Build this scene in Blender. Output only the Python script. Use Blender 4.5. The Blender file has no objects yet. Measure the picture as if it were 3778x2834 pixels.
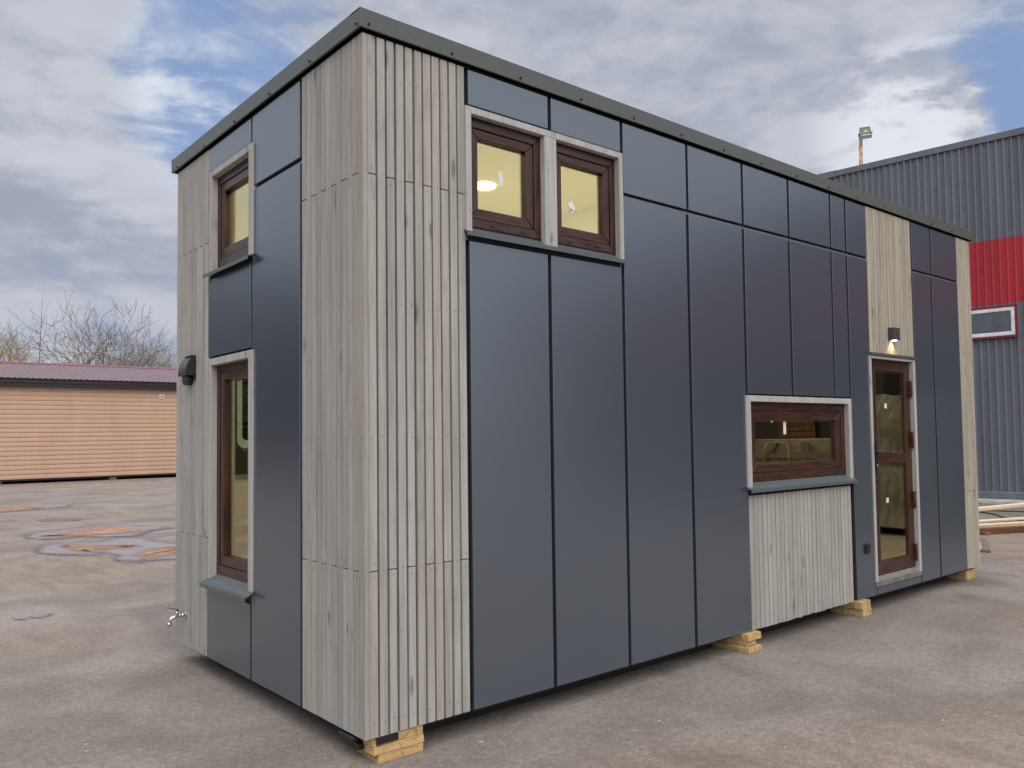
import bpy, bmesh, math, random
from mathutils import Vector, Matrix
random.seed(7)
sc = bpy.context.scene
COL = sc.collection
R = math.radians

# ------------------------------------------------------------------ camera
cam_d = bpy.data.cameras.new("camera")
cam = bpy.data.objects.new("camera", cam_d); COL.objects.link(cam)
cam_d.sensor_width = 36.0; cam_d.lens = 29.222
cam_d.shift_x = -0.08376; cam_d.shift_y = 0.0145
cam_d.clip_end = 3000; cam_d.clip_start = 0.05
RX = Vector((0.73021562, -0.68300372, -0.01706091))
UP = Vector((-0.01828699, -0.04450137, 0.99884194))
FW = Vector((0.68297199, 0.72905799, 0.04498567))
M = Matrix((RX, UP, -FW)).transposed().to_4x4()
M.translation = Vector((-1.92036014, -3.70810832, 1.42928858))
cam.matrix_world = M
sc.camera = cam

# ------------------------------------------------------------------ light + sky
SUN_EL, SUN_AZ = 38.0, 203.0          # azimuth clockwise from +Y
SKY_STRENGTH = 0.1
sc.view_settings.view_transform = 'Standard'
sc.view_settings.look = 'None'
sc.view_settings.gamma = 1.0
sc.view_settings.exposure = 0.0
sd = Vector((math.sin(R(SUN_AZ)) * math.cos(R(SUN_EL)), math.cos(R(SUN_AZ)) * math.cos(R(SUN_EL)), math.sin(R(SUN_EL))))
sun_d = bpy.data.lights.new("sun", 'SUN'); sun = bpy.data.objects.new("sun", sun_d); COL.objects.link(sun)
sun_d.energy = 1.4; sun_d.angle = R(40); sun_d.color = (1.0, 0.95, 0.88)
sun.rotation_euler = sd.to_track_quat('Z', 'Y').to_euler()
sun.location = (0, -10, 20)


class NT:
    def __init__(s, tree): s.t = tree; s.n = tree.nodes; s.l = tree.links
    def add(s, typ, **kw):
        n = s.n.new(typ)
        for k, v in kw.items(): setattr(n, k, v)
        return n
    def val(s, sock, v):
        if hasattr(v, 'links') or isinstance(v, bpy.types.NodeSocket): s.l.new(v, sock)
        else: sock.default_value = v
    def math(s, op, a, b=0.0, c=None, clamp=False):
        n = s.add('ShaderNodeMath', operation=op, use_clamp=clamp)
        s.val(n.inputs[0], a); s.val(n.inputs[1], b)
        if c is not None: s.val(n.inputs[2], c)
        return n.outputs[0]
    def vmath(s, op, a, b=None, out=0):
        n = s.add('ShaderNodeVectorMath', operation=op)
        s.val(n.inputs[0], a)
        if b is not None: s.val(n.inputs[1], b)
        return n.outputs[out]
    def mapr(s, v, a, b, c=0.0, d=1.0, smooth=True):
        n = s.add('ShaderNodeMapRange', interpolation_type='SMOOTHSTEP' if smooth else 'LINEAR')
        s.val(n.inputs[0], v)
        for i, x in enumerate((a, b, c, d)): n.inputs[i + 1].default_value = x
        return n.outputs[0]
    def mix(s, f, a, b, blend='MIX'):
        n = s.add('ShaderNodeMix', data_type='RGBA', blend_type=blend)
        s.val(n.inputs[0], f)
        for sock, v in ((n.inputs[6], a), (n.inputs[7], b)):
            if isinstance(v, tuple): sock.default_value = (*v[:3], 1)
            else: s.l.new(v, sock)
        return n.outputs[2]
    def noise(s, vec, scale, detail=4, rough=0.55, dist=0.0, w=None):
        n = s.add('ShaderNodeTexNoise')
        if w is not None: n.noise_dimensions = '4D'; s.val(n.inputs['W'], w)
        s.l.new(vec, n.inputs['Vector'])
        n.inputs['Scale'].default_value = scale; n.inputs['Detail'].default_value = detail
        n.inputs['Roughness'].default_value = rough; n.inputs['Distortion'].default_value = dist
        return n.outputs['Fac']
    def mapping(s, vec, scale=(1, 1, 1), loc=(0, 0, 0), rot=(0, 0, 0)):
        n = s.add('ShaderNodeMapping')
        s.l.new(vec, n.inputs[0]); n.inputs['Location'].default_value = loc
        n.inputs['Rotation'].default_value = rot; n.inputs['Scale'].default_value = scale
        return n.outputs[0]


world = bpy.data.worlds.new("World"); sc.world = world; world.use_nodes = True
w = NT(world.node_tree); w.n.clear()
out = w.add('ShaderNodeOutputWorld'); bg = w.add('ShaderNodeBackground')
w.l.new(bg.outputs[0], out.inputs[0]); bg.inputs[1].default_value = SKY_STRENGTH
sky = w.add('ShaderNodeTexSky', sky_type='NISHITA'); sky.sun_disc = False
sky.sun_elevation = R(SUN_EL); sky.sun_rotation = R(SUN_AZ)
sky.air_density = 1.0; sky.dust_density = 1.0; sky.ozone_density = 1.5
tc = w.add('ShaderNodeTexCoord').outputs['Generated']
sep = w.add('ShaderNodeSeparateXYZ'); w.l.new(tc, sep.inputs[0])
zc = w.math('ADD', w.math('MAXIMUM', sep.outputs[2], 0.0), 0.16)
comb = w.add('ShaderNodeCombineXYZ')
w.l.new(w.math('DIVIDE', sep.outputs[0], zc), comb.inputs[0]); w.l.new(w.math('DIVIDE', sep.outputs[1], zc), comb.inputs[1])
cp = comb.outputs[0]
def blob(d, a_in, a_out, amp):
    dt = w.vmath('DOT_PRODUCT', tc, tuple(Vector(d).normalized()), out=1)
    return w.math('MULTIPLY', w.mapr(dt, math.cos(R(a_out)), math.cos(R(a_in))), amp)
def total(lst):
    s = lst[0]
    for x in lst[1:]: s = w.math('ADD', s, x)
    return s
nbig = w.noise(cp, 0.55, 6, 0.50, 0.25)
ndet = w.noise(w.mapping(cp, (1, 1, 1), (3.1, 7.7, 2.0)), 1.7, 8, 0.6, 0.2)
nfine = w.noise(w.mapping(tc, (1, 1, 2.4), (1.3, 2.2, 0.0)), 5.5, 10, 0.60, 0.35)
# cover: where cloud hides the blue
bias = total([blob((0.20, 0.90, 0.42), 3, 15, -0.11), blob((0.27, 0.893, 0.365), 1, 7, -0.10), blob((0.865, 0.363, 0.346), 1, 8, -0.22),
              blob((0.864, 0.30, 0.40), 2, 11, 0.04), blob((0.71, 0.59, 0.383), 8, 24, 0.22), blob((0.10, 0.93, 0.34), 4, 11, 0.16),
              blob((0.847, 0.41, 0.325), 1, 5, 0.22), blob((0.13, 0.96, 0.22), 5, 16, 0.02)])
npuff = w.noise(w.mapping(tc, (1, 1, 2.1), (4.3, 0.2, 1.0)), 12.0, 9, 0.62, 0.5)
cov = w.math('ADD', w.math('ADD', w.math('MULTIPLY', nbig, 0.50), w.math('ADD', w.math('MULTIPLY', nfine, 0.36), w.math('MULTIPLY', npuff, 0.20))), bias)
cover = w.mapr(cov, 0.37, 0.55, 0.10, 1.0)
# blue showing through: real sky, softened by thin veil
veil = w.mix(0.78, sky.outputs[0], (2.5, 3.75, 6.5))
thin = w.mapr(ndet, 0.35, 0.70)
# cloud body brightness
shade = w.math('ADD', w.math('MULTIPLY', ndet, 0.42), w.math('ADD', w.math('MULTIPLY', nfine, 0.38), w.math('MULTIPLY', npuff, 0.20)))
body = w.mix(w.mapr(shade, 0.41, 0.58), (3.5, 3.85, 4.85), (5.5, 5.7, 6.4))
# silver edges
edge = w.math('MULTIPLY', w.math('MULTIPLY', cover, w.math('SUBTRACT', 1.0, cover)), 4.0)
bright = w.math('MULTIPLY', edge, w.mapr(nfine, 0.46, 0.66))
cum = w.math('MULTIPLY', total([blob((0.847, 0.41, 0.318), 1.0, 7, 0.85), blob((0.278, 0.892, 0.345), 0.5, 4.5, 0.5), blob((0.21, 0.95, 0.30), 2, 9, 0.15)]), w.mapr(w.math('ADD', nfine, w.math('MULTIPLY', ndet, .4)), 0.66, 0.78))
hl = w.math('ADD', w.math('MULTIPLY', bright, 0.45), cum, clamp=True)
c1 = w.mix(cover, veil, body)
c2 = w.mix(hl, c1, (8.0, 8.4, 9.0))
# sky overhead, out of view, brightened to add light on the ground
zen = w.mapr(sep.outputs[2], 0.55, 0.95)
c3 = w.mix(zen, c2, (23.0, 22.8, 22.8))
# sky low by the horizon a little paler
hor = w.mapr(sep.outputs[2], 0.0, 0.16, 0.45, 0.0)
c4 = w.mix(hor, c3, (5.2, 5.7, 6.4))
# brightening added out of view, at left and behind camera, to feed panel reflections
c4 = w.mix(blob((-0.42, 0.85, 0.36), 8, 22, 0.7), c4, (7.6, 8.2, 9.2))
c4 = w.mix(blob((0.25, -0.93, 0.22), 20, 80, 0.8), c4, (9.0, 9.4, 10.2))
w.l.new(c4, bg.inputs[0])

# ------------------------------------------------------------------ materials
MATS = {}
def newmat(name):
    m = bpy.data.materials.new(name); m.use_nodes = True
    t = NT(m.node_tree); b = m.node_tree.nodes['Principled BSDF']
    MATS[name] = m
    return m, t, b
def objco(t): return t.add('ShaderNodeTexCoord').outputs['Object']
def bump(t, b, h, strength=0.3, dist=0.01):
    n = t.add('ShaderNodeBump'); n.inputs['Strength'].default_value = strength; n.inputs['Distance'].default_value = dist
    t.l.new(h, n.inputs['Height']); t.l.new(n.outputs[0], b.inputs['Normal']); return n

def simple(name, col, rough=0.5, metal=0.0, var=0.12, scale=8.0, bmp=0.0, spec=0.5):
    m, t, b = newmat(name)
    co = objco(t); n = t.noise(co, scale, 5, 0.6)
    lo = tuple(c * (1 - var) for c in col); hi = tuple(min(1, c * (1 + var)) for c in col)
    t.l.new(t.mix(t.mapr(n, 0.3, 0.7), lo, hi), b.inputs['Base Color'])
    b.inputs['Roughness'].default_value = rough; b.inputs['Metallic'].default_value = metal
    b.inputs['Specular IOR Level'].default_value = spec
    if bmp: bump(t, b, t.noise(co, scale * 12, 3), bmp, 0.003)
    return m

def wood(name, lo, hi, knot=(0.10, 0.085, 0.07), rough=0.75, warm=None):
    """vertical-grain board, offset per board by the colour attribute 'tint'"""
    m, t, b = newmat(name)
    co = objco(t)
    at = t.add('ShaderNodeAttribute', attribute_name='tint'); sp = t.add('ShaderNodeSeparateColor')
    t.l.new(at.outputs['Color'], sp.inputs[0]); r1, r2 = sp.outputs[0], sp.outputs[1]
    off = t.add('ShaderNodeCombineXYZ')
    t.l.new(t.math('MULTIPLY', r1, 37.0), off.inputs[2]); t.l.new(t.math('MULTIPLY', r2, 11.0), off.inputs[0]); t.l.new(t.math('MULTIPLY', r2, 5.0), off.inputs[1])
    p = t.vmath('ADD', co, off.outputs[0])
    grain = t.noise(t.mapping(p, (38, 38, 1.3)), 1.0, 6, 0.65, 0.6)
    broad = t.noise(t.mapping(p, (9, 9, 0.9)), 1.0, 3, 0.5, 0.8)
    blot = t.noise(t.mapping(p, (8, 8, 3.2)), 1.0, 4, 0.6)
    fine = t.noise(t.mapping(p, (160, 160, 5)), 1.0, 3, 0.6)
    f = t.math('ADD', t.math('MULTIPLY', grain, 0.45), t.math('MULTIPLY', broad, 0.3))
    f = t.math('ADD', f, t.math('MULTIPLY', fine, 0.25))
    c = t.mix(t.mapr(f, 0.38, 0.62), lo, hi)
    tint = t.math('ADD', t.math('MULTIPLY', r1, 0.16), 0.92)
    tc_ = t.add('ShaderNodeCombineColor')
    for i in range(3): t.l.new(tint, tc_.inputs[i])
    c = t.mix(1.0, c, tc_.outputs[0], 'MULTIPLY')
    c = t.mix(t.math('MULTIPLY', r2, 0.45), c, t.mix(1.0, c, warm or (1.12, 1.0, 0.84), 'MULTIPLY'))
    c = t.mix(t.mapr(blot, 0.58, 0.72, 0, 0.50), c, t.mix(1.0, c, (0.68, 0.70, 0.75), 'MULTIPLY'))
    vo = t.add('ShaderNodeTexVoronoi'); t.l.new(t.mapping(p, (10, 10, 2.4)), vo.inputs[0]); vo.inputs['Scale'].default_value = 1.0
    kd = t.math('ADD', vo.outputs['Distance'], t.math('MULTIPLY', t.math('SUBTRACT', grain, 0.5), 0.18))
    kn = t.math('MULTIPLY', t.mapr(kd, 0.05, 0.19, 1.0, 0.0), t.mapr(blot, 0.40, 0.50))
    c = t.mix(t.math('MULTIPLY', kn, 0.62), c, knot)
    t.l.new(c, b.inputs['Base Color']); b.inputs['Roughness'].default_value = rough
    b.inputs['Specular IOR Level'].default_value = 0.3
    bump(t, b, t.math('ADD', grain, fine), 0.35, 0.0015)
    return m

W_GREY = wood('washed_grey_timber', (0.305, 0.292, 0.270), (0.425, 0.411, 0.386))
W_WARM = wood('warm_lit_timber', (0.315, 0.282, 0.225), (0.445, 0.41, 0.345))  # warm light on the far boards put into the timber colour
W_TRIM = wood('washed_trim_timber', (0.35, 0.34, 0.325), (0.47, 0.455, 0.435))
W_RAW = wood('raw_pine_timber', (0.46, 0.31, 0.14), (0.66, 0.48, 0.25), knot=(0.22, 0.10, 0.035))
W_PALE = wood('pale_planed_timber', (0.60, 0.50, 0.34), (0.80, 0.71, 0.52), knot=(0.35, 0.2, 0.1))
W_BROWN = wood('brown_stained_timber', (0.10, 0.045, 0.022), (0.20, 0.09, 0.045), knot=(0.04, 0.02, 0.01))

def brown_foil(name, stretch):
    m, t, b = newmat(name); co = objco(t)
    g = t.noise(t.mapping(co, stretch), 1.0, 6, 0.65, 0.5)
    c = t.mix(t.mapr(g, 0.34, 0.66), (0.022, 0.0085, 0.0062), (0.082, 0.031, 0.021))
    t.l.new(c, b.inputs['Base Color']); b.inputs['Roughness'].default_value = 0.34
    bump(t, b, g, 0.12, 0.001); return m
FOIL_V = brown_foil('dark_brown_wood_foil', (70, 70, 4))
FOIL_H = brown_foil('dark_brown_wood_foil_level', (5, 5, 90))

def panel_mat():
    m, t, b = newmat('anthracite_coated_steel'); co = objco(t)
    n = t.noise(co, 0.8, 1, 0.4)
    t.l.new(t.mix(n, (0.046, 0.058, 0.078), (0.051, 0.063, 0.084)), b.inputs['Base Color'])
    b.inputs['Roughness'].default_value = 0.27
    b.inputs['IOR'].default_value = 2.45
    b.inputs['Specular Tint'].default_value = (0.86, 0.94, 1.0, 1)
    bump(t, b, t.noise(t.mapping(co, (1.3, 1.3, 0.5)), 1.0, 0, 0.4), 0.35, 0.012); return m
PANEL = panel_mat()
FASCIA = simple('olive_grey_coated_steel', (0.088, 0.098, 0.088), 0.42, 0, 0.06, 30, 0.05)
SILLM = simple('grey_coated_sill', (0.095, 0.110, 0.118), 0.38, 0, 0.06, 20, 0.03)
FLASH = simple('grey_joint_flashing', (0.16, 0.17, 0.18), 0.35, 0.2, 0.15, 10)  # lighter than the panels for the light caught on the joint ledge
DARK = simple('dark_membrane_and_sill_shade', (0.009, 0.014, 0.026), 0.7, 0, 0.2, 10)
CHASS = simple('black_painted_steel', (0.012, 0.012, 0.013), 0.45, 0, 0.3, 12)
BLACKP = simple('black_plastic', (0.012, 0.014, 0.018), 0.4)
SCREWM = simple('dark_screw_head', (0.05, 0.055, 0.05), 0.4, 0.5)
NAIL = simple('dull_steel_nail', (0.09, 0.085, 0.08), 0.5, 0.5, 0.3)
CHROME = simple('nickel_plated_brass', (0.62, 0.60, 0.55), 0.18, 1.0, 0.1)
BLUEP = simple('blue_lever_plastic', (0.012, 0.05, 0.30), 0.35)
STEEL = simple('brushed_steel', (0.6, 0.6, 0.58), 0.3, 1.0)
YWALL = simple('pale_yellow_lining', (0.84, 0.81, 0.64), 0.7, 0, 0.03)
INT = simple('pale_wood_floor', (0.34, 0.26, 0.17), 0.6)
BIRCH = simple('birch_bounce_board', (0.74, 0.64, 0.44), 0.6, 0, .05)
WHITE = simple('white_plastic', (0.75, 0.75, 0.73), 0.4)
LAMPB = simple('anthracite_lamp_body', (0.055, 0.055, 0.06), 0.45, 0, 0.05, 40, 0.1)
VENTM = simple('brown_black_vent_plastic', (0.030, 0.024, 0.024), 0.30)
ALU = simple('aluminium_strip', (0.62, 0.62, 0.62), 0.35, 0.9, 0.15, 20)
THR = simple('weathered_threshold', (0.20, 0.165, 0.14), 0.7, 0, 0.3, 14, 0.2)
STICK = simple('white_sticker', (0.75, 0.74, 0.68), 0.6)

def emis(name, col, s):
    m, t, b = newmat(name); b.inputs['Base Color'].default_value = (*col, 1)
    b.inputs['Emission Color'].default_value = (*col, 1); b.inputs['Emission Strength'].default_value = s
    return m
LENS = emis('warm_lamp_lens', (1.0, 0.78, 0.42), 9.0)
CEIL = emis('ceiling_light_disc', (1.0, 0.93, 0.75), 6.0)
MIRL = emis('mirror_backlight', (0.62, 0.85, 0.72), 0.55)

def glass(name, refl, tint, gcol):
    m, t, b = newmat(name); t.n.remove(b)
    o = [n for n in t.n if n.type == 'OUTPUT_MATERIAL'][0]
    tr = t.add('ShaderNodeBsdfTransparent'); tr.inputs[0].default_value = (*tint, 1)
    gl = t.add('ShaderNodeBsdfGlossy'); gl.inputs[0].default_value = (*gcol, 1); gl.inputs['Roughness'].default_value = 0.012
    co = objco(t)
    bm_ = t.add('ShaderNodeBump'); bm_.inputs['Strength'].default_value = 0.15; bm_.inputs['Distance'].default_value = 0.004
    t.l.new(t.noise(co, 1.6, 2, 0.4), bm_.inputs['Height']); t.l.new(bm_.outputs[0], gl.inputs['Normal'])
    fr = t.add('ShaderNodeLayerWeight'); fr.inputs[0].default_value = 0.5
    f = t.math('ADD', t.math('MULTIPLY', t.math('POWER', fr.outputs['Facing'], 4.0), 0.6), refl, clamp=True)
    mx = t.add('ShaderNodeMixShader'); t.l.new(f, mx.inputs[0]); t.l.new(tr.outputs[0], mx.inputs[1]); t.l.new(gl.outputs[0], mx.inputs[2])
    t.l.new(mx.outputs[0], o.inputs[0]); return m
GLASS = glass('bronze_coated_glass', 0.27, (0.88, 0.86, 0.70), (1.0, 0.93, 0.66))
GLASSC = glass('plain_glass', 0.10, (0.7, 0.75, 0.75), (0.95, 0.97, 1.0))

def corr(name, col, rough=0.45, streak=0.12):
    m, t, b = newmat(name); co = objco(t)
    n = t.noise(t.mapping(co, (2.2, 2.2, 0.25)), 1.0, 4, 0.6); n2 = t.noise(co, 14, 4, 0.6)
    f = t.math('ADD', t.math('MULTIPLY', n, 0.65), t.math('MULTIPLY', n2, 0.35))
    c = t.mix(t.mapr(f, 0.35, 0.65), tuple(x * (1 - streak) for x in col), tuple(x * (1 + streak) for x in col))
    t.l.new(c, b.inputs['Base Color']); b.inputs['Roughness'].default_value = rough; return m
HGREY = corr('hall_grey_sheet', (0.140, 0.150, 0.176))
HRED = corr('hall_red_sheet', (0.42, 0.026, 0.036))
REDTRIM = simple('dark_red_trim', (0.20, 0.012, 0.03), 0.4)
ROOFM = corr('plum_roof_sheet', (0.165, 0.105, 0.12), 0.4)
RIDGE = corr('maroon_ridge', (0.20, 0.055, 0.07), 0.4)
SALMON = corr('salmon_vinyl_siding', (0.58, 0.375, 0.265), 0.45, 0.05)
SOFF = simple('dark_brown_fascia_board', (0.028, 0.022, 0.024), 0.5)
CONC = simple('pale_concrete', (0.42, 0.43, 0.42), 0.85, 0, 0.3, 6, 0.3)
OLDW = simple('weathered_grey_timber', (0.16, 0.13, 0.10), 0.85, 0, 0.35, 10, 0.3)
RUST = None
def rust():
    m, t, b = newmat('rusty_pole_paint'); co = objco(t)
    n = t.noise(t.mapping(co, (14, 14, 4)), 1.0, 6, 0.65)
    c = t.mix(t.mapr(n, 0.42, 0.58), (0.25, 0.085, 0.02), (0.62, 0.42, 0.20))
    t.l.new(c, b.inputs['Base Color']); b.inputs['Roughness'].default_value = 0.8; return m
RUST = rust()
BARK = simple('grey_brown_bark', (0.13, 0.095, 0.07), 0.9, 0, 0.35, 3)
TWIG = simple('brown_twigs', (0.20, 0.145, 0.11), 0.9, 0, 0.3, 3)
TWIGY = simple('yellow_willow_twigs', (0.44, 0.33, 0.15), 0.9, 0, 0.3, 3)
CONIF = simple('dark_evergreen', (0.035, 0.045, 0.03), 0.9, 0, 0.4, 2)
SHEDW = corr('dark_workshop_sheet', (0.035, 0.036, 0.04), 0.7)

def ground_mat():
    m, t, b = newmat('worn_asphalt'); co = objco(t)
    big = t.noise(co, 0.16, 4, 0.55, 0.6); mid = t.noise(t.mapping(co, (1, 1, 1), (5, 9, 0), (0, 0, 0.7)), 0.9, 6, 0.62, 0.4)
    streak = t.noise(t.mapping(co, (3.2, 0.9, 1), (0, 0, 0), (0, 0, 0.8)), 1.6, 6, 0.62)
    fine = t.noise(co, 22, 6, 0.7); grit = t.noise(co, 120, 3, 0.7); gr2 = t.noise(co, 330, 2, 0.6)
    grey = t.mix(t.mapr(mid, 0.34, 0.66), (0.205, 0.176, 0.157), (0.290, 0.256, 0.232))
    tan = t.mix(t.mapr(streak, 0.35, 0.65), (0.208, 0.163, 0.131), (0.292, 0.236, 0.194))
    c = t.mix(t.mapr(big, 0.46, 0.58, 0, 0.8), grey, tan)
    damp = t.noise(t.mapping(co, (1, 1, 1), (31, 17, 0)), 0.55, 5, 0.6, 0.8)
    c = t.mix(t.mapr(damp, 0.54, 0.64, 0, 0.60), c, (0.155, 0.132, 0.118))
    c = t.mix(t.mapr(fine, 0.35, 0.70), t.mix(1.0, c, (0.86, 0.855, 0.85), 'MULTIPLY'), t.mix(1.0, c, (1.12, 1.12, 1.11), 'MULTIPLY'))
    c = t.mix(t.mapr(grit, 0.30, 0.70), t.mix(1.0, c, (0.66, 0.66, 0.66), 'MULTIPLY'), t.mix(1.0, c, (1.32, 1.31, 1.29), 'MULTIPLY'))
    pale = t.math('MULTIPLY', t.mapr(t.noise(t.mapping(co, (1.6, 5.5, 1), (2, 2, 0), (0, 0, -0.75)), 1.6, 5, 0.7), 0.635, 0.70), t.mapr(fine, 0.42, 0.6))
    c = t.mix(t.math('MULTIPLY', pale, 0.40), c, (0.44, 0.41, 0.38))
    dk = t.mapr(t.noise(t.mapping(co, (1, 1, 1), (12, 2, 4)), 7.0, 5, 0.75), 0.64, 0.74)
    c = t.mix(t.math('MULTIPLY', dk, 0.4), c, (0.09, 0.075, 0.068))
    t.l.new(c, b.inputs['Base Color'])
    r_ = t.mapr(damp, 0.50, 0.72, 0.82, 0.5); t.l.new(r_, b.inputs['Roughness'])
    b.inputs['Specular IOR Level'].default_value = 0.35
    h = t.math('ADD', t.math('MULTIPLY', fine, 0.4), t.math('ADD', t.math('MULTIPLY', grit, 0.35), t.math('MULTIPLY', gr2, 0.15)))
    bump(t, b, h, 0.55, 0.006); return m
GROUND = ground_mat()
def puddle_mat():
    m, t, b = newmat('shallow_puddle_water'); co = objco(t)
    t.l.new(t.mix(t.noise(co, 2, 4), (0.20, 0.185, 0.20), (0.32, 0.305, 0.33)), b.inputs['Base Color'])  # pale lavender in the base colour stands in for sky reflection
    b.inputs['Roughness'].default_value = 0.30; b.inputs['Specular IOR Level'].default_value = 0.7
    bump(t, b, t.noise(co, 6, 2), 0.05, 0.01); return m
def faded(m, lo, hi, sc_):
    """thin film whose rim breaks up along the attribute 'fade'"""
    t = NT(m.node_tree); o = [n for n in t.n if n.type == 'OUTPUT_MATERIAL'][0]; b = m.node_tree.nodes['Principled BSDF']
    at = t.add('ShaderNodeAttribute', attribute_name='tint'); sp = t.add('ShaderNodeSeparateColor'); t.l.new(at.outputs['Color'], sp.inputs[0])
    n = t.noise(t.mapping(objco(t), (1, 1, 1)), sc_, 6, 0.65)
    f = t.mapr(t.math('ADD', sp.outputs[0], t.math('MULTIPLY', t.math('SUBTRACT', n, 0.5), 1.5)), lo, hi)
    tr = t.add('ShaderNodeBsdfTransparent'); mx = t.add('ShaderNodeMixShader')
    t.l.new(f, mx.inputs[0]); t.l.new(tr.outputs[0], mx.inputs[1]); t.l.new(b.outputs[0], mx.inputs[2]); t.l.new(mx.outputs[0], o.inputs[0]); return m
PUD = faded(puddle_mat(), 0.0, 1.0, 2.0)
MUD = faded(simple('orange_clay_mud', (0.36, 0.19, 0.112), 0.6, 0, 0.3, 5, 0.4), 0.1, 1.2, 3.0)
DAMP = faded(simple('damp_asphalt_rim', (0.150, 0.128, 0.118), 0.5, 0, 0.25, 9, 0.3), 0.10, 0.9, 3.5)

# ------------------------------------------------------------------ mesh helpers
def FR(a, d, z): return Vector((a, d, z))
def FL(a, d, z): return Vector((d, a, z))
class MB:
    def __init__(s): s.bm = bmesh.new(); s.tl = s.bm.loops.layers.float_color.new('tint')
    def tint(s, faces, c):
        for f in faces:
            for l in f.loops: l[s.tl] = (*c, 1)
    def hexa(s, co, mat=0, tint=None):
        v = [s.bm.verts.new(c) for c in co]
        fs = [s.bm.faces.new([v[i] for i in q]) for q in ((0, 3, 2, 1), (4, 5, 6, 7), (0, 1, 5, 4), (1, 2, 6, 5), (2, 3, 7, 6), (3, 0, 4, 7))]
        for f in fs: f.material_index = mat
        s.tint(fs, tint or (random.random(), random.random(), 0)); return fs
    def box(s, a0, a1, d0, d1, z0, z1, F=FR, mat=0, tint=None):
        return s.hexa([F(a, d, z) for z in (z0, z1) for a, d in ((a0, d0), (a1, d0), (a1, d1), (a0, d1))], mat, tint)
    def prism(s, pts, a0, a1, F=FR, mat=0, tint=None):
        """pts: (d,z) outline swept along a"""
        v0 = [s.bm.verts.new(F(a0, d, z)) for d, z in pts]; v1 = [s.bm.verts.new(F(a1, d, z)) for d, z in pts]
        n = len(pts); fs = [s.bm.faces.new(v0), s.bm.faces.new(v1)]
        for i in range(n): fs.append(s.bm.faces.new((v0[i], v0[(i + 1) % n], v1[(i + 1) % n], v1[i])))
        for f in fs: f.material_index = mat
        s.tint(fs, tint or (random.random(), random.random(), 0)); return fs
    def tube(s, pts, r, n=10, mat=0, cap=True):
        pts = [Vector(p) for p in pts]; rs = r if isinstance(r, (list, tuple)) else [r] * len(pts)
        rings = []; up = Vector((0, 0, 1))
        for i, p in enumerate(pts):
            t = (pts[min(i + 1, len(pts) - 1)] - pts[max(i - 1, 0)]).normalized()
            a = t.cross(up)
            if a.length < 0.05: a = t.cross(Vector((1, 0, 0)))
            a.normalize(); b = t.cross(a)
            rings.append([s.bm.verts.new(p + (a * math.cos(2 * math.pi * k / n) + b * math.sin(2 * math.pi * k / n)) * rs[i]) for k in range(n)])
        fs = []
        for q in range(len(rings) - 1):
            for k in range(n): fs.append(s.bm.faces.new((rings[q][k], rings[q][(k + 1) % n], rings[q + 1][(k + 1) % n], rings[q + 1][k])))
        for f in fs: f.smooth = True
        if cap and n > 2: fs += [s.bm.faces.new(rings[0]), s.bm.faces.new(rings[-1])]
        for f in fs: f.material_index = mat
        s.tint(fs, (random.random(), random.random(), 0))
    def poly(s, pts, mat=0):
        f = s.bm.faces.new([s.bm.verts.new(p) for p in pts]); f.material_index = mat; s.tint([f], (0.5, 0.5, 0)); return f
    def wall(s, xs, zs, holes, d0, d1, F=FR):
        """slab with rectangular openings; no inner faces"""
        xs = sorted(set(xs + [h[0] for h in holes] + [h[1] for h in holes])); zs = sorted(set(zs + [h[2] for h in holes] + [h[3] for h in holes]))
        solid = lambda i, j: 0 <= i < len(xs) - 1 and 0 <= j < len(zs) - 1 and not any(h[0] - 1e-6 <= xs[i] and xs[i + 1] <= h[1] + 1e-6 and h[2] - 1e-6 <= zs[j] and zs[j + 1] <= h[3] + 1e-6 for h in holes)
        cache = {}
        def V(i, j, k):
            if (i, j, k) not in cache: cache[(i, j, k)] = s.bm.verts.new(F(xs[i], (d0, d1)[k], zs[j]))
            return cache[(i, j, k)]
        fs = []
        for i in range(len(xs) - 1):
            for j in range(len(zs) - 1):
                if not solid(i, j): continue
                for k in (0, 1): fs.append(s.bm.faces.new((V(i, j, k), V(i + 1, j, k), V(i + 1, j + 1, k), V(i, j + 1, k))))
                for di, dj, e in ((-1, 0, ((i, j), (i, j + 1))), (1, 0, ((i + 1, j), (i + 1, j + 1))), (0, -1, ((i, j), (i + 1, j))), (0, 1, ((i, j + 1), (i + 1, j + 1)))):
                    if not solid(i + di, j + dj):
                        (p, q), (r_, t_) = e
                        fs.append(s.bm.faces.new((V(p, q, 0), V(r_, t_, 0), V(r_, t_, 1), V(p, q, 1))))
        s.tint(fs, (0.5, 0.5, 0))
    def build(s, name, mats, parent=None, bevel=0.0, seg=2, recalc=True):
        if recalc: bmesh.ops.recalc_face_normals(s.bm, faces=s.bm.faces)
        me = bpy.data.meshes.new(name); s.bm.to_mesh(me); s.bm.free()
        for m in (mats if isinstance(mats, (list, tuple)) else [mats]): me.materials.append(m)
        o = bpy.data.objects.new(name, me); COL.objects.link(o)
        if parent: o.parent = parent
        if bevel:
            md = o.modifiers.new('bevel', 'BEVEL'); md.width = bevel; md.segments = seg; md.limit_method = 'ANGLE'; md.angle_limit = R(40)
        return o
def tag(o, label, cat, group=None):
    o['label'] = label; o['category'] = cat
    if group: o['group'] = group
    return o
def struct(o, kind='structure'):
    o['kind'] = kind; return o
def empty(name, loc=(0, 0, 0), rz=0):
    o = bpy.data.objects.new(name, None); o.location = loc; o.rotation_euler = (0, 0, rz); o.empty_display_size = 0.3
    COL.objects.link(o); return o

GZ = -0.13     # ground level (cladding bottom of the cabin is 0)

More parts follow.
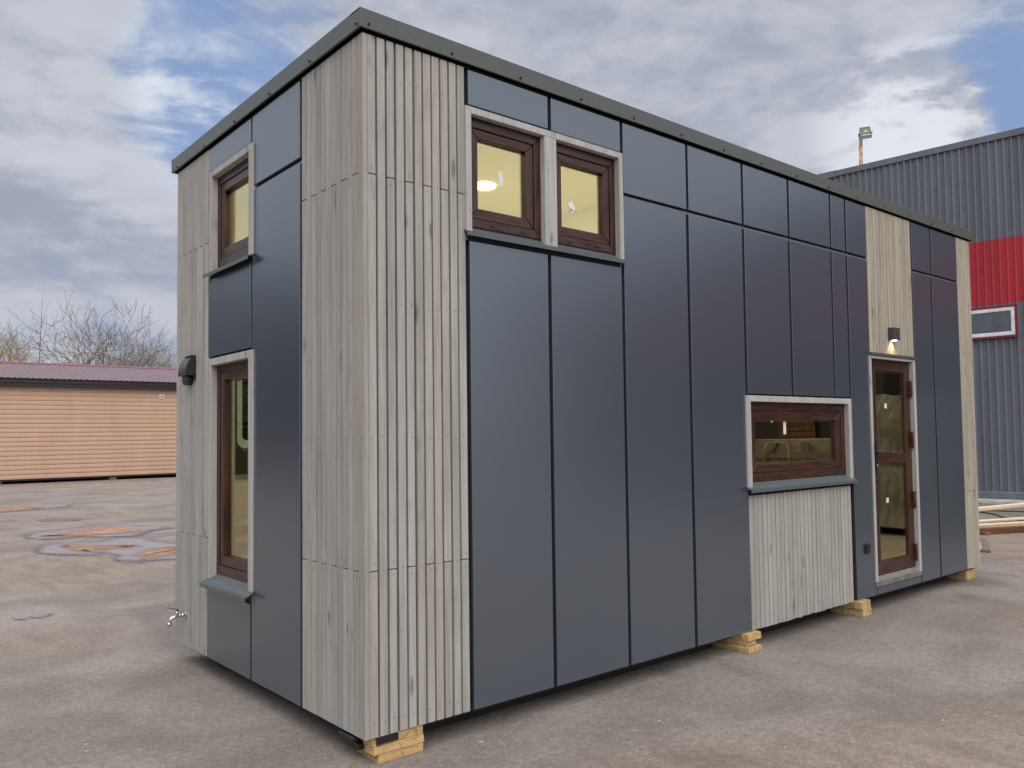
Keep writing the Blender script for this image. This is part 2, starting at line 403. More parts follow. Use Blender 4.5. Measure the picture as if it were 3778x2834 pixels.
# ------------------------------------------------------------------ ground
g = MB()
def sheet(mb, x0, x1, y0, y1, z):
    mb.poly([(x0, y0, z), (x1, y0, z), (x1, y1, z), (x0, y1, z)])
sheet(g, -1200, 1200, -1200, 1200, GZ)
struct(g.build('ground', GROUND, recalc=False))

def lobed(mb, pts, z, jit=0.02, sub=4, rng=random.Random(3)):
    P = []; n = len(pts)
    for i in range(n):
        p0, p1, p2, p3 = (Vector(pts[(i + k) % n]) for k in (-1, 0, 1, 2))
        for k in range(sub):
            t = k / sub
            q = 0.5 * ((2 * p1) + (p2 - p0) * t + (2 * p0 - 5 * p1 + 4 * p2 - p3) * t * t + (3 * p1 - p0 - 3 * p2 + p3) * t ** 3)
            P.append(Vector((q.x + rng.gauss(0, jit * .5), q.y + rng.gauss(0, jit))))
    # triangulate, then a rim of faces around it where the film thins out to nothing
    N_ = len(P); nr = []
    area = sum(P[i].x * P[(i + 1) % N_].y - P[(i + 1) % N_].x * P[i].y for i in range(N_)); sg = 1 if area > 0 else -1
    size = min(1.0, abs(area) ** .5)
    for i in range(N_):
        tv = (P[(i + 2) % N_] - P[i - 2]); nr.append(Vector((tv.y, -tv.x)).normalized() * sg)
    wi, wo = .10 * size, .22 * size
    A = [mb.bm.verts.new((p.x - q.x * wi * .5, p.y - q.y * wi * 2, z)) for p, q in zip(P, nr)]
    B = [mb.bm.verts.new((p.x + q.x * wo * .6, p.y + q.y * wo * 2.2, z)) for p, q in zip(P, nr)]
    f = mb.bm.faces.new(A); mb.tint([f], (1, 1, 1))
    for i in range(N_):
        k = (i + 1) % N_; f = mb.bm.faces.new((A[i], A[k], B[k], B[i]))
        for l in f.loops: l[mb.tl] = (1, 1, 1, 1) if l.vert in (A[i], A[k]) else (0, 0, 0, 1)
def grow(pts, k):
    c = sum((Vector(p) for p in pts), Vector((0, 0))) / len(pts)
    return [tuple(c + (Vector(p) - c) * (1 + k)) for p in pts]
pA = [(0.783, 13.487), (1.036, 14.088), (1.514, 14.298), (1.904, 14.523), (2.226, 14.361), (2.466, 13.852), (2.79, 13.242), (2.701, 12.975), (2.441, 12.937), (2.255, 12.555), (2.01, 12.239), (1.668, 12.386), (1.312, 12.828), (0.982, 12.848), (0.773, 13.107)]
mA = [(0.922, 13.394), (1.238, 13.409), (1.467, 13.765), (1.84, 14.215), (2.039, 14.057), (2.223, 13.584), (2.335, 12.98), (2.17, 12.662), (1.837, 12.659), (1.443, 12.825), (1.102, 13.09)]
pB = [(0.519, 11.024), (0.683, 11.534), (0.895, 11.669), (1.121, 11.596), (1.359, 11.442), (1.616, 11.693), (1.844, 11.781), (1.963, 11.412), (1.98, 10.785), (2.08, 10.097), (2.2, 9.698), (1.98, 8.457), (1.633, 8.551), (1.432, 8.663), (1.213, 8.822), (1.096, 8.959), (1.09, 9.116), (1.197, 9.403), (1.216, 9.845), (1.08, 10.149), (0.863, 10.07), (0.622, 10.413), (0.518, 10.821)]
mB = [(0.88, 11.457), (1.068, 11.327), (1.321, 10.825), (1.527, 10.672), (1.64, 10.439), (1.44, 10.307), (1.229, 10.41), (0.981, 10.324), (0.882, 10.501), (0.883, 10.978)]
mB3 = [(1.357, 9.134), (1.561, 9.573), (1.775, 9.753), (1.979, 9.748), (2.186, 9.652), (1.938, 8.844), (1.774, 9.039), (1.505, 8.933)]
mC = [(1.276, 22.457), (1.713, 22.384), (2.253, 21.807), (2.159, 21.226), (1.844, 20.983), (1.447, 20.716), (0.5, 20.697), (0.0, 21.5)]
pC = [(0.9, 23.234), (1.928, 22.825), (2.681, 22.142), (2.76, 21.277), (2.472, 20.964), (2.016, 20.912), (1.247, 20.522), (0.1, 20.2), (-0.4, 21.6)]
pD = [(1.507, 16.939), (1.711, 17.031), (1.998, 17.022), (2.102, 16.637), (1.914, 16.406), (1.627, 16.548)]
pE = [(-0.615, 5.438), (-0.581, 5.531), (-0.521, 5.487), (-0.512, 5.412), (-0.566, 5.363)]
pF = [(-0.485, 5.458), (-0.438, 5.496), (-0.362, 5.457), (-0.31, 5.435), (-0.366, 5.35), (-0.438, 5.33), (-0.483, 5.38)]
d_ = MB()
for p, k in ((pA, .05), (pB, .03), (pC, .03), (pD, .08)): lobed(d_, grow(p, k), GZ + 0.004, 0.03)
struct(d_.build('damp_patches', DAMP, recalc=False), 'stuff')
p_ = MB()
for p in (pA, pB, pE, pF, pC): lobed(p_, p, GZ + 0.008, 0.012)
struct(p_.build('puddles', PUD, recalc=False))
m_ = MB()
for p in (mA, mB, mB3, mC): lobed(m_, p, GZ + 0.012, 0.035)
struct(m_.build('mud', MUD, recalc=False), 'stuff')
# small litter of wood chips and grit on the asphalt
ch = MB(); rg = random.Random(11)
for k in range(260):
    if k < 90: x, y = rg.uniform(-1.5, 6), rg.uniform(-3.2, -0.1)
    elif k < 140: x, y = rg.uniform(6, 12), rg.uniform(-3, 1.5)
    else: x, y = rg.uniform(-2.5, 2.5), rg.uniform(0.5, 14)
    if x > -0.1 and x < 7.1 and y > -0.05 and y < 3.0: continue
    s_ = rg.uniform(0.0025, 0.006) * (1 + 0.4 * (y > 5)); a = rg.uniform(0, 3.14); l_ = s_ * rg.uniform(1, 2.6)
    ca, sa = math.cos(a), math.sin(a)
    q = [(x + ca * l_ * i - sa * s_ * j, y + sa * l_ * i + ca * s_ * j) for i, j in ((-1, -1), (1, -.7), (.8, 1), (-1.1, .8))]
    ch.hexa([(a_, b_, GZ + 0.001) for a_, b_ in q] + [(a_, b_, GZ + 0.001 + s_ * 0.6) for a_, b_ in q])
struct(ch.build('wood_chips', simple('pale_chips', (0.46, 0.41, 0.35), 0.8, 0, 0.3)), 'stuff')

# ------------------------------------------------------------------ the cabin
cabin = tag(empty('modular_cabin', (3.5, 1.45, GZ)), 'dark grey metal and washed timber modular cabin on timber blocks', 'cabin')
cabin.location = (0, 0, 0)
TOP = 3.445; LX = 7.045; LY = 2.894

holesR = [(.606, 1.153, 2.584, 3.191), (1.214, 1.769, 2.584, 3.189), (3.059, 4.476, 1.067, 1.673), (4.899, 5.661, 0.149, 2.091)]
holesL = [(1.429, 2.131, 2.599, 3.227), (1.429, 2.131, 0.552, 1.956)]
c = MB()
c.wall([.03, LX - .03], [.0, TOP], holesR, .034, .13, FR)
c.build('wall', DARK, cabin)
c = MB(); c.wall([.132, LY - .03], [.0, TOP], holesL, .034, .13, FL); c.build('wall', DARK, cabin)
c = MB(); c.box(.03, LX - .03, LY - .13, LY - .03, 0, TOP); c.build('wall', DARK, cabin)
c = MB(); c.box(LX - .13, LX - .03, .132, LY - .132, 0, TOP); c.build('wall', DARK, cabin)
# inner lining
c = MB(); c.wall([.145, LX - .145], [.06, 3.28], holesR, .133, .145, FR); c.build('interior_lining', YWALL, cabin)
c = MB(); c.wall([.147, LY - .147], [.06, 3.28], holesL, .133, .145, FL)
c.box(.147, LX - .147, LY - .145, LY - .133, .06, 3.28); c.box(LX - .145, LX - .133, .147, LY - .147, .06, 3.28)
c.build('interior_lining', YWALL, cabin)
ROOMDIM = simple('brown_room_dimming', (0.10, 0.085, 0.06), 0.7, 0, .3, 3)
c = MB(); c.box(1.365, 2.598, 2.70, 2.74, .06, 2.278); c.box(2.645, LX - .15, 2.70, 2.74, .06, 3.278); c.box(6.70, 6.74, .147, 2.69, .06, 3.278); c.build('room_dimming_sheet', ROOMDIM, cabin)  # dark sheets added before the pale lining to dim the view through the panes
c = MB(); c.box(.132, LX - .132, .132, LY - .132, 3.282, 3.30); c.build('ceiling', YWALL, cabin)
c = MB(); c.box(.132, LX - .132, .132, LY - .132, .03, .058); c.build('floor', INT, cabin)
c = MB(); c.box(.147, 3.0, .147, LY - .147, 2.28, 2.36); c.build('loft_light_block', BIRCH, cabin)  # slab added to keep lamp light from the rooms below; pale for bounce
c = MB(); c.box(2.6, 2.64, .147, LY - .147, 2.28, 3.28); c.build('partition', YWALL, cabin)  # set close in so the loft bounces more lamp light
c = MB(); c.box(1.3, 1.36, .147, LY - .147, .06, 2.278); c.build('partition', YWALL, cabin)
# chassis
c = MB()
c.box(.12, LX - .12, .10, .20, -.045, -.002); c.box(.12, LX - .12, LY - .22, LY - .12, -.045, -.002)
for x in (.12, 1.4, 2.7, 4.1, 5.5, LX - .22): c.box(x, x + .1, .202, LY - .222, -.044, -.002)
c.box(.03, LX - .03, .03, LY - .03, -.0015, -.0005)
for xa, xb in ((.42, 2.86), (3.14, 4.46), (4.70, 6.74)): c.box(xa, xb, .22, .30, -.122, -.046)  # low beams added between the blocks to darken the gap underneath
c.box(.16, .24, .40, 2.7, -.122, -.046)
c.box(.02, .06, .10, .27, -.075, -.046)
c.tube([(.012, .12, -.028), (.012, .28, -.028)], .014, 10)
c.build('chassis_and_shade_beams', CHASS, cabin, .003)

def boards(name, F, a0, a1, z0, z1, n, joints=(), nails=(), gap=.0045, phase=0, depth=.02, zlist=None, mat=W_GREY, ragged=0.0, warmth=0.0, edge=None):
    mb = MB(); pitch = (a1 - a0) / n; rg = random.Random(hash(name) % 97 + int(a0 * 100))
    rg = random.Random(int(a0 * 1000) + n)
    for i in range(n):
        x0 = a0 + i * pitch + gap / 2; x1 = a0 + (i + 1) * pitch - gap / 2
        x0 += rg.uniform(-.0012, .0012); x1 += rg.uniform(-.0012, .0012)
        lo = z0 + (rg.uniform(-ragged, ragged) if ragged else 0)
        cuts = [lo] + ([j for j in joints if lo < j < z1] if (i + phase) % 2 == 0 else []) + [z1]
        off = rg.uniform(0, .0015)
        for a, b in zip(cuts[:-1], cuts[1:]):
            mb.box(x0, x1, off, off + depth, a + (.0025 if a != lo else 0), b - (.0025 if b != z1 else 0), F, tint=(rg.random(), rg.random() ** 2 * (1 - warmth) + warmth * rg.random(), 0))
        rows = list(nails)
        if (i + phase) % 2 == 0:
            for j in joints: rows = [r for r in rows if abs(r - j) > .02] + [j + .032, j - .032]
        for z in rows:
            if not (lo + .02 < z < z1 - .02): continue
            xc = (x0 + x1) / 2 + rg.uniform(-.008, .008); zz = z + rg.uniform(-.008, .008); r_ = .0042
            vs = [mb.bm.verts.new(F(xc + r_ * math.cos(k * 1.0472), off - .0006, zz + r_ * math.sin(k * 1.0472))) for k in range(6)]
            vb = [mb.bm.verts.new(F(xc + r_ * math.cos(k * 1.0472), off + .002, zz + r_ * math.sin(k * 1.0472))) for k in range(6)]
            f = mb.bm.faces.new(vs); f.material_index = 1
            for k in range(6):
                f = mb.bm.faces.new((vs[k], vs[(k + 1) % 6], vb[(k + 1) % 6], vb[k])); f.material_index = 1
    return mb.build(name, [mat, NAIL], cabin, .0018, 2)
NR = (3.25, 2.745, 2.11, 1.44, .793, .07)
# corner, long side: the end board's edge shows first
boards('timber_cladding', FR, .0235, .604, 0, TOP, 11, (.793, 2.745), NR, gap=.0105, depth=.03)
boards('timber_cladding', FL, .0, .706, 0, TOP, 12, (.793, 2.752), NR, gap=.0068, phase=1, depth=.028)
boards('timber_cladding', FL, 2.215, LY, 0, TOP, 11, (.791, 2.80), (3.3, 2.80, 2.09, 1.45, .79, .08), gap=.0055, depth=.028, warmth=.3)
m = MB(); m.box(.0015, .0215, -.0012, -.0002, .002, TOP - .002, tint=(.7, .6, 0)); m.build('corner_edge', wood('cream_board_edge', (.31, .285, .24), (.41, .38, .325)), cabin)
boards('timber_cladding', FR, 3.05, 4.476, 0, .975, 26, (), (.72, .08), gap=.006, ragged=.003, depth=.028)
boards('timber_cladding', FR, 4.871, 5.704, 2.135, TOP, 14, (), (3.3, 2.7, 2.2), gap=.005, warmth=.5, mat=W_WARM)
boards('timber_cladding', FR, 6.722, LX, 0, TOP, 5, (.79, 2.23), (3.3, 1.45, .08), gap=.004, warmth=.5, phase=1, mat=W_WARM)

def panel(F, a0, a1, z0, z1):
    m = MB()
    # folded tray: face plus returned edges, slightly dished rear
    m.box(a0, a1, 0.0, .026, z0, z1, F)
    return m.build('metal_panel', PANEL, cabin, .0025, 3)
J0, J1 = 2.955, 2.984
for a in ((.625, 1.188, 3.247, 3.44), (1.213, 1.787, 3.243, 3.44),
          (1.812, 2.424, J1, 3.44), (2.449, 3.05, J1, 3.44), (3.077, 3.646, J1, 3.44), (3.674, 4.264, J1, 3.44), (4.289, 4.505, J1, 3.44), (4.533, 4.866, J1, 3.44),
          (5.73, 6.116, J1, 3.44), (6.146, 6.717, J1, 3.44),
          (.625, 1.174, 0, 2.497), (1.199, 1.781, 0, 2.497),
          (1.806, 2.416, 0, J0), (2.445, 3.046, 0, J0), (3.074, 3.640, 1.727, J0), (3.668, 4.262, 1.727, J0), (4.286, 4.508, 1.727, J0), (4.534, 4.866, 0, J0),
          (4.876, 5.70, 0, .066), (5.722, 6.104, 0, J0), (6.134, 6.717, 0, J0)):
    panel(FR, *a)
for a in ((.732, 1.425, 3.005, 3.44), (.732, 1.425, 0, 2.976), (1.451, 2.208, 3.283, 3.44), (1.451, 2.208, 2.012, 2.535), (1.451, 2.208, 0, .452)):
    panel(FL, *a)
for F, spans in ((FR, ((1.79, 2.434), (2.44, 3.06), (3.068, 3.655), (3.662, 4.272), (4.278, 4.515), (4.52, 4.868), (5.71, 6.125), (6.13, 6.72))), (FL, ((.72, 1.43),))):
    for i, (a0, a1) in enumerate(spans):
        m = MB(); z = J0 if F is FR else 2.976
        m.prism([(.010, z - .004), (.010, z + .012), (.020, z + .02), (.032, z + .02), (.032, z - .004)], a0, a1, F); m.build('joint_flashing', FLASH, cabin)
# roof
FB = 3.461; FT = 3.557
c = MB(); e0 = -.022; X1 = 7.115; Y1 = 2.965
c.prism([(e0, FB), (e0, FT), (e0 + .10, FT + .001), (e0 + .10, FT - .01), (e0 + .004, FT - .01), (e0 + .004, FB + .01), (e0 + .012, FB)], -.022, X1, FR)
c.build('roof_fascia', FASCIA, cabin, .0015)
c = MB()
c.prism([(e0 + .0, FB), (e0 + .0, FT), (e0 + .10, FT - .002), (e0 + .10, FT - .01), (e0 + .004, FT - .01), (e0 + .004, FB + .01), (e0 + .012, FB)], -.018, Y1, FL)
fl = c.build('roof_fascia', FASCIA, cabin, .0015)
c = MB(); c.box(-.022, X1, Y1 - .01, Y1, FB, FT); c.box(X1 - .01, X1, -.014, Y1 - .012, FB, FT); c.build('roof_fascia', FASCIA, cabin)
c = MB(); c.box(.06, X1 - .012, .06, Y1 - .012, 3.448, 3.545); c.box(.0, LX, .0, LY, 3.4465, 3.4475); c.build('roof', DARK, cabin)
def screw(F, a, z):
    m = MB()
    m.tube([F(a, e0 + .001, z), F(a, e0 - .003, z)], [.0085, .0085], 10)
    m.tube([F(a, e0 - .003, z), F(a, e0 - .010, z)], [.0052, .0045], 6)
    return m.build('screw', SCREWM, cabin)
fr_f = [o for o in cabin.children if o.name.startswith('roof_fascia')]
s0 = screw(FR, 0, 0); s0.parent = fr_f[0]
s1 = screw(FL, 0, 0); s1.parent = fr_f[1]
first = True
for x in (.025, .508, .971, 1.437, 1.896, 2.363, 2.826, 3.283, 3.754, 4.23, 4.704, 5.18, 5.65, 6.12, 6.58, 7.05):
    o = s0 if first else s0.copy()
    if not first: COL.objects.link(o)
    o.location = (x, 0, 3.484); first = False
first = True
for y in (0.012, .549, 1.106, 1.665, 2.242, 2.825):
    o = s1 if first else s1.copy()
    if not first: COL.objects.link(o)
    o.location = (0, y, 3.482 - y * .004); first = False

def ring(mb, F, a0, a1, z0, z1, wd, d0, d1, mitre=True, mat=0, wb=None):
    """picture frame of four mitred members; vertical members material 0, level ones material 1"""
    wb = wb or wd
    o = [(a0, z0), (a1, z0), (a1, z1), (a0, z1)]; i_ = [(a0 + wd, z0 + wb), (a1 - wd, z0 + wb), (a1 - wd, z1 - wd), (a0 + wd, z1 - wd)]
    for k in range(4):
        n = (k + 1) % 4; q = [o[k], o[n], i_[n], i_[k]]
        mb.hexa([F(a, d0, z) for a, z in q] + [F(a, d1, z) for a, z in q], mat=(1 if k % 2 == 0 else 0))

def window(F, fa0, fa1, fz0, fz1, wf, wsh, wfb, wsb, caps=(), stick=None, gl=GLASS):
    m = MB(); ring(m, F, fa0, fa1, fz0, fz1, wf, .030, .095, wb=wfb)
    win = m.build('window', [FOIL_V, FOIL_H], cabin, .004, 3)
    m = MB(); s = (fa0 + wf + .001, fa1 - wf - .001, fz0 + wfb + .001, fz1 - wf - .001)
    ring(m, F, s[0] - .0, s[1], s[2], s[3], wsh, .037, .100, wb=wsb)
    sash = m.build('sash', [FOIL_V, FOIL_H], win, .006, 3)
    ga0, ga1, gz0, gz1 = s[0] + wsh, s[1] - wsh, s[2] + wsb, s[3] - wsh
    m = MB(); ring(m, F, ga0 + .0005, ga1 - .0005, gz0 + .0005, gz1 - .0005, .010, .070, .086)
    m.build('glazing_spacer', [STEEL, STEEL], win)
    m = MB(); m.box(ga0 - .008, ga1 + .008, .064, .068, gz0 - .008, gz1 + .008, F); m.build('glass_pane', gl, win)
    for a in caps:
        m = MB(); m.box(a - .016, a + .016, .0245, .0305, fz0 + .018, fz0 + .03, F); m.build('drain_cap', FOIL_H, win, .002)
    for st in (stick or ()):
        m = MB(); a, z, wd_, h_, rot = st
        pts = [(-wd_, -h_), (wd_, -h_), (wd_, h_), (-wd_, h_)]; cs, sn = math.cos(rot), math.sin(rot)
        pts = [(a + x * cs - y * sn, z + x * sn + y * cs) for x, y in pts]
        m.hexa([F(p[0], .0625, p[1]) for p in pts] + [F(p[0], .0635, p[1]) for p in pts]); m.build('sticker', STICK, win)
    return win
def trim(F, a0, a1, z0, z1, wl, wr, wt, win, mull=None):
    m = MB(); d0, d1 = -.015, .029
    m.hexa([F(a, d, z) for d in (d0, d1) for a, z in ((a0, z0), (a0 + wl, z0), (a0 + wl, z1 - wt), (a0, z1))], tint=(.6, .1, 0))
    m.hexa([F(a, d, z) for d in (d0, d1) for a, z in ((a1 - wr, z0), (a1, z0), (a1, z1), (a1 - wr, z1 - wt))], tint=(.35, .2, 0))
    m.hexa([F(a, d, z) for d in (d0, d1) for a, z in ((a0 + wl, z1 - wt), (a1 - wr, z1 - wt), (a1, z1), (a0, z1))], tint=(.8, .0, 0))
    if mull: m.box(mull[0], mull[1], d0, d1, z0, z1 - wt - .0005, F, tint=(.9, 0, 0))
    for a, z in ((a0 + wl / 2, z0 + .12), (a0 + wl / 2, z1 - .12), (a1 - wr / 2, z0 + .12), (a1 - wr / 2, z1 - .12), (a0 + .15, z1 - wt / 2), ((a0 + a1) / 2 + .07, z1 - wt / 2), (a1 - .15, z1 - wt / 2)):
        vs = [m.bm.verts.new(F(a + .0035 * math.cos(k * 1.0472), d0 - .0006, z + .0035 * math.sin(k * 1.0472))) for k in range(6)]; f = m.bm.faces.new(vs); f.material_index = 1
    return m.build('window_trim', [W_TRIM, NAIL], win, .0025, 2)
def sill(F, a0, a1, zi, zf, lip, df, win, din=.034, under=None):
    m = MB()
    m.prism([(din, zi), (df + .02, zf + (zi - zf) * .12), (df, zf), (df, zf - lip), (df + .003, zf - lip), (df + .003, zf - .004), (df + .022, zf + (zi - zf) * .12 - .004), (din, zi - .004)], a0, a1, F)
    if under:
        for f_ in m.prism([(.010, under), (.010, zf + .002), (.03, zf + .002), (.03, under)], a0 + .012, a1 - .012, F): f_.material_index = 1  # dark strip below the lip stands in for the shade under the sill
        m.box(a1 - .022, a1 - .012, -.004, .009, under, zf - .001, F); m.box(a0 + .012, a0 + .022, -.004, .009, under, zf - .001, F)
    return m.build('window_sill', [SILLM, DARK], win)

# upper pair on the long side
w1 = window(FR, .607, 1.152, 2.585, 3.19, .050, .053, .050, .060, caps=(.80, 1.02), stick=[(.885, 2.90, .016, .042, .12)])
w2 = window(FR, 1.215, 1.768, 2.585, 3.188, .050, .053, .050, .060, caps=(1.375, 1.60), stick=[(1.42, 2.84, .020, .026, .55), (1.418, 2.81, .010, .014, .9)])
trim(FR, .598, 1.793, 2.545, 3.232, .036, .036, .038, w1, mull=(1.147, 1.238))
sill(FR, .588, 1.790, 2.578, 2.541, .024, -.036, w1, under=2.498)
# long kitchen window
w3 = window(FR, 3.06, 4.475, 1.068, 1.672, .070, .072, .062, .068, caps=(3.30, 4.32), stick=[(3.62, 1.47, .018, .05, .0), (3.44, 1.545, .014, .035, .5)])
trim(FR, 3.031, 4.504, 1.02, 1.712, .052, .052, .045, w3)
sill(FR, 3.016, 4.512, 1.068, 1.022, .024, -.052, w3, under=.985)
# short side: upper and tall
w4 = window(FL, 1.43, 2.130, 2.60, 3.226, .052, .058, .066, .066)
trim(FL, 1.396, 2.157, 2.575, 3.268, .052, .046, .042, w4)
sill(FL, 1.375, 2.185, 2.60, 2.565, .024, -.046, w4, under=2.515)
w5 = window(FL, 1.43, 2.130, .553, 1.955, .052, .058, .066, .066)
trim(FL, 1.396, 2.160, .53, 1.992, .052, .046, .046, w5)
sill(FL, 1.375, 2.175, .56, .505, .024, -.060, w5, under=.452)

# door
m = MB(); ring(m, FR, 4.90, 5.660, .150, 2.09, .112, .030, .088, wb=.122)
m.box(5.013, 5.547, .034, .085, 1.135, 1.228, mat=1)
door = m.build('door', [FOIL_V, FOIL_H], cabin, .005, 3)
m = MB()
m.hexa([FR(a, d, z) for d in (-.012, .029) for a, z in ((4.838, .112), (4.872, .112), (4.872, 2.075), (4.838, 2.105))], tint=(.9, 0, 0))
m.hexa([FR(a, d, z) for d in (-.012, .10) for a, z in ((5.650, .112), (5.695, .112), (5.695, 2.105), (5.650, 2.075))], tint=(.8, 0, 0))
m.hexa([FR(a, d, z) for d in (-.012, .029) for a, z in ((4.872, 2.082), (5.650, 2.082), (5.695, 2.105), (4.838, 2.105))], tint=(.7, 0, 0))
m.build('door_trim', [W_TRIM], door, .002)
m = MB(); m.prism([(-.03, 2.112), (-.03, 2.126), (.02, 2.134), (.03, 2.134), (.03, 2.108), (-.026, 2.108)], 4.845, 5.705, FR); m.build('door_flashing', SILLM, door)
for z0, z1 in ((1.232, 1.974), (.276, 1.131)):
    m = MB(); ring(m, FR, 5.014, 5.546, z0, z1, .012, .058, .078); m.build('glazing_spacer', [STEEL, STEEL], door)
    m = MB(); m.box(5.006, 5.554, .050, .054, z0 - .006, z1 + .006); m.build('glass_pane', GLASS, door)
for a, z in ((5.19, 1.64), (5.17, .78)):
    m = MB(); m.box(a, a + .045, .0482, .0492, z, z + .045); m.build('sticker', STICK, door)
for z in (1.75, 1.27, .705, .215):
    m = MB(); m.tube([(5.638, .008, z), (5.638, .008, z + .155)], .011, 10); m.box(5.622, 5.653, .012, .030, z + .004, z + .075); m.box(5.622, 5.653, .012, .030, z + .08, z + .151)
    m.build('hinge', FOIL_V, door, .002)
m = MB(); m.box(4.952, 4.980, .018, .030, 1.085, 1.325); m.tube([(4.966, .020, 1.24), (4.966, -.030, 1.24), (4.975, -.034, 1.24), (5.13, -.034, 1.236)], .0095, 10)
hd = m.build('door_handle', BLACKP, door, .003)
m = MB(); m.tube([(4.966, .019, 1.125), (4.966, .008, 1.125)], .009, 12); m.build('lock_cylinder', CHROME, hd)
m = MB(); m.box(4.845, 5.70, -.008, .05, .070, .112, mat=0); m.build('threshold', THR, door, .002)
m = MB(); m.prism([(-.004, .113), (-.004, .117), (.028, .121), (.028, .150), (.034, .150), (.034, .113)], 4.874, 5.648, FR); m.build('sill_strip', ALU, door)

# wall lamp beside the door head
m = MB(); m.box(5.205, 5.322, -.060, -.001, 2.262, 2.376); wl = m.build('wall_lamp', LAMPB, cabin, .003)
m = MB(); m.tube([(5.263, -.032, 2.268), (5.263, -.032, 2.258)], .024, 14); m.build('lamp_lens', LENS, wl)
ld = bpy.data.lights.new('wall_lamp_light', 'SPOT'); lo = bpy.data.objects.new('wall_lamp_light', ld); COL.objects.link(lo)
ld.energy = 2.4; ld.color = (1, .70, .30); ld.spot_size = R(110); ld.spot_blend = 0.9; ld.shadow_soft_size = .01
lo.location = (5.263, -.030, 2.250); lo.rotation_euler = (R(14), 0, 0); lo.parent = cabin
# socket with flap
m = MB(); m.box(4.668, 4.748, -.014, -.0005, .378, .460); so = m.build('socket', BLACKP, cabin, .004, 3)
m = MB(); m.box(4.676, 4.740, -.022, -.0145, .386, .446); m.build('socket_flap', BLACKP, so, .004, 3)
# vent hood on the short side (a = 2.46..2.64)
m = MB()
m.box(2.455, 2.645, -.010, -.0015, 1.872, 2.045, FL)
N = 10; prof = [(-.0105 - .056 * math.sin(k / N * math.pi / 2), 1.905 + .13 * math.cos(k / N * math.pi / 2)) for k in range(N + 1)]
prof_in = [(d + .006, z - .006) for d, z in prof][::-1]
m.prism(prof + [(prof[-1][0] + .004, 1.903)] + [(max(min(d, -.0105), -.062), max(z, 1.905)) for d, z in prof_in], 2.475, 2.628, FL)
m.prism(prof + [(-.0105, 1.905)], 2.468, 2.4745, FL); m.prism(prof + [(-.0105, 1.905)], 2.6285, 2.635, FL)
m.box(2.462, 2.642, -.018, -.0105, 2.036, 2.043, FL)
for k in range(3): m.box(2.475 + k * .058, 2.515 + k * .058, -.022, -.0105, 2.0435, 2.049, FL)
m.tube([FL(2.55, -.006, 1.883), FL(2.55, -.05, 1.883)], .045, 16)
vh = m.build('vent_hood', VENTM, cabin)
# outdoor tap
m = MB()
m.tube([(-.0005, 2.66, .215), (-.006, 2.66, .215)], [.032, .030], 20)
m.tube([(-.006, 2.66, .215), (-.03, 2.66, .215)], .0125, 12); m.tube([(-.03, 2.66, .215), (-.045, 2.66, .214)], .016, 6)
m.tube([(-.045, 2.66, .214), (-.07, 2.66, .210), (-.092, 2.66, .203), (-.104, 2.66, .190), (-.106, 2.66, .172)], [.013, .013, .012, .0115, .0115], 12)
m.tube([(-.106, 2.66, .176), (-.107, 2.66, .152)], .0145, 12)
m.tube([(-.056, 2.66, .222), (-.056, 2.66, .248)], [.011, .009], 10)
tp = m.build('tap', CHROME, cabin)
m = MB(); m.hexa([(-.045, 2.652, .248), (-.045, 2.668, .248), (-.062, 2.668, .25), (-.062, 2.652, .25), (-.048, 2.652, .262), (-.048, 2.668, .262), (-.062, 2.668, .264), (-.062, 2.652, .264)])
m.hexa([(-.060, 2.652, .258), (-.060, 2.668, .258), (-.115, 2.668, .277), (-.115, 2.652, .277), (-.060, 2.652, .264), (-.060, 2.668, .264), (-.115, 2.668, .282), (-.115, 2.652, .282)])
m.build('tap_lever', BLUEP, tp, .002)
# interior: round ceiling light, faucet, lit mirror
m = MB(); m.tube([(1.60, 1.228, 3.281), (1.60, 1.228, 3.268)], .085, 32); cl = m.build('ceiling_light', CEIL, cabin)
for nm, loc, e in (('loft_light', (1.60, 1.228, 3.262), 15),):
    l2 = bpy.data.lights.new(nm, 'AREA'); l2.shape = 'DISK'; l2.size = .17; o2 = bpy.data.objects.new(nm, l2); COL.objects.link(o2)
    l2.energy = e; l2.color = (1, .93, .74); o2.location = loc; o2.parent = cabin
m = MB(); pts = [(4.10, .36, 1.0), (4.10, .36, 1.25)] + [(4.06 + .04 * math.cos(a), .36, 1.25 + .10 * math.sin(a)) for a in (0.4, .8, 1.2, 1.57)] + [(3.86, .36, 1.36)] + [(3.83 - .07 * math.sin(a), .36, 1.29 + .07 * math.cos(a)) for a in (0.1, .6, 1.1, 1.5)] + [(3.76, .36, 1.25)]
m.tube(pts, .008, 10); m.build('faucet', simple('pale_chrome_glint', (.85, .84, .78), .3, 0, .02), cabin)  # pale colour stands in for light reflected off the chrome
m = MB(); m.box(3.1, 4.85, .15, .75, .85, .99); m.build('worktop', W_BROWN, cabin)
m = MB()
def rr(x0, x1, z0, z1, r_, y):
    P = []
    for cx, cz, s_ in ((x1 - r_, z1 - r_, 0), (x0 + r_, z1 - r_, 1), (x0 + r_, z0 + r_, 2), (x1 - r_, z0 + r_, 3)):
        for k in range(7):
            a = s_ * math.pi / 2 + k / 6 * math.pi / 2; P.append(Vector((cx + r_ * math.cos(a), y, cz + r_ * math.sin(a))))
    return P
o_, i2 = rr(.378, .80, 1.385, 2.05, .06, LY - .165), rr(.415, .763, 1.445, 1.99, .035, LY - .165)
vo = [m.bm.verts.new(p) for p in o_]; vi = [m.bm.verts.new(p) for p in i2]
for k in range(28): m.bm.faces.new((vo[k], vo[(k + 1) % 28], vi[(k + 1) % 28], vi[k]))
mi = m.build('bathroom_mirror', MIRL, cabin)
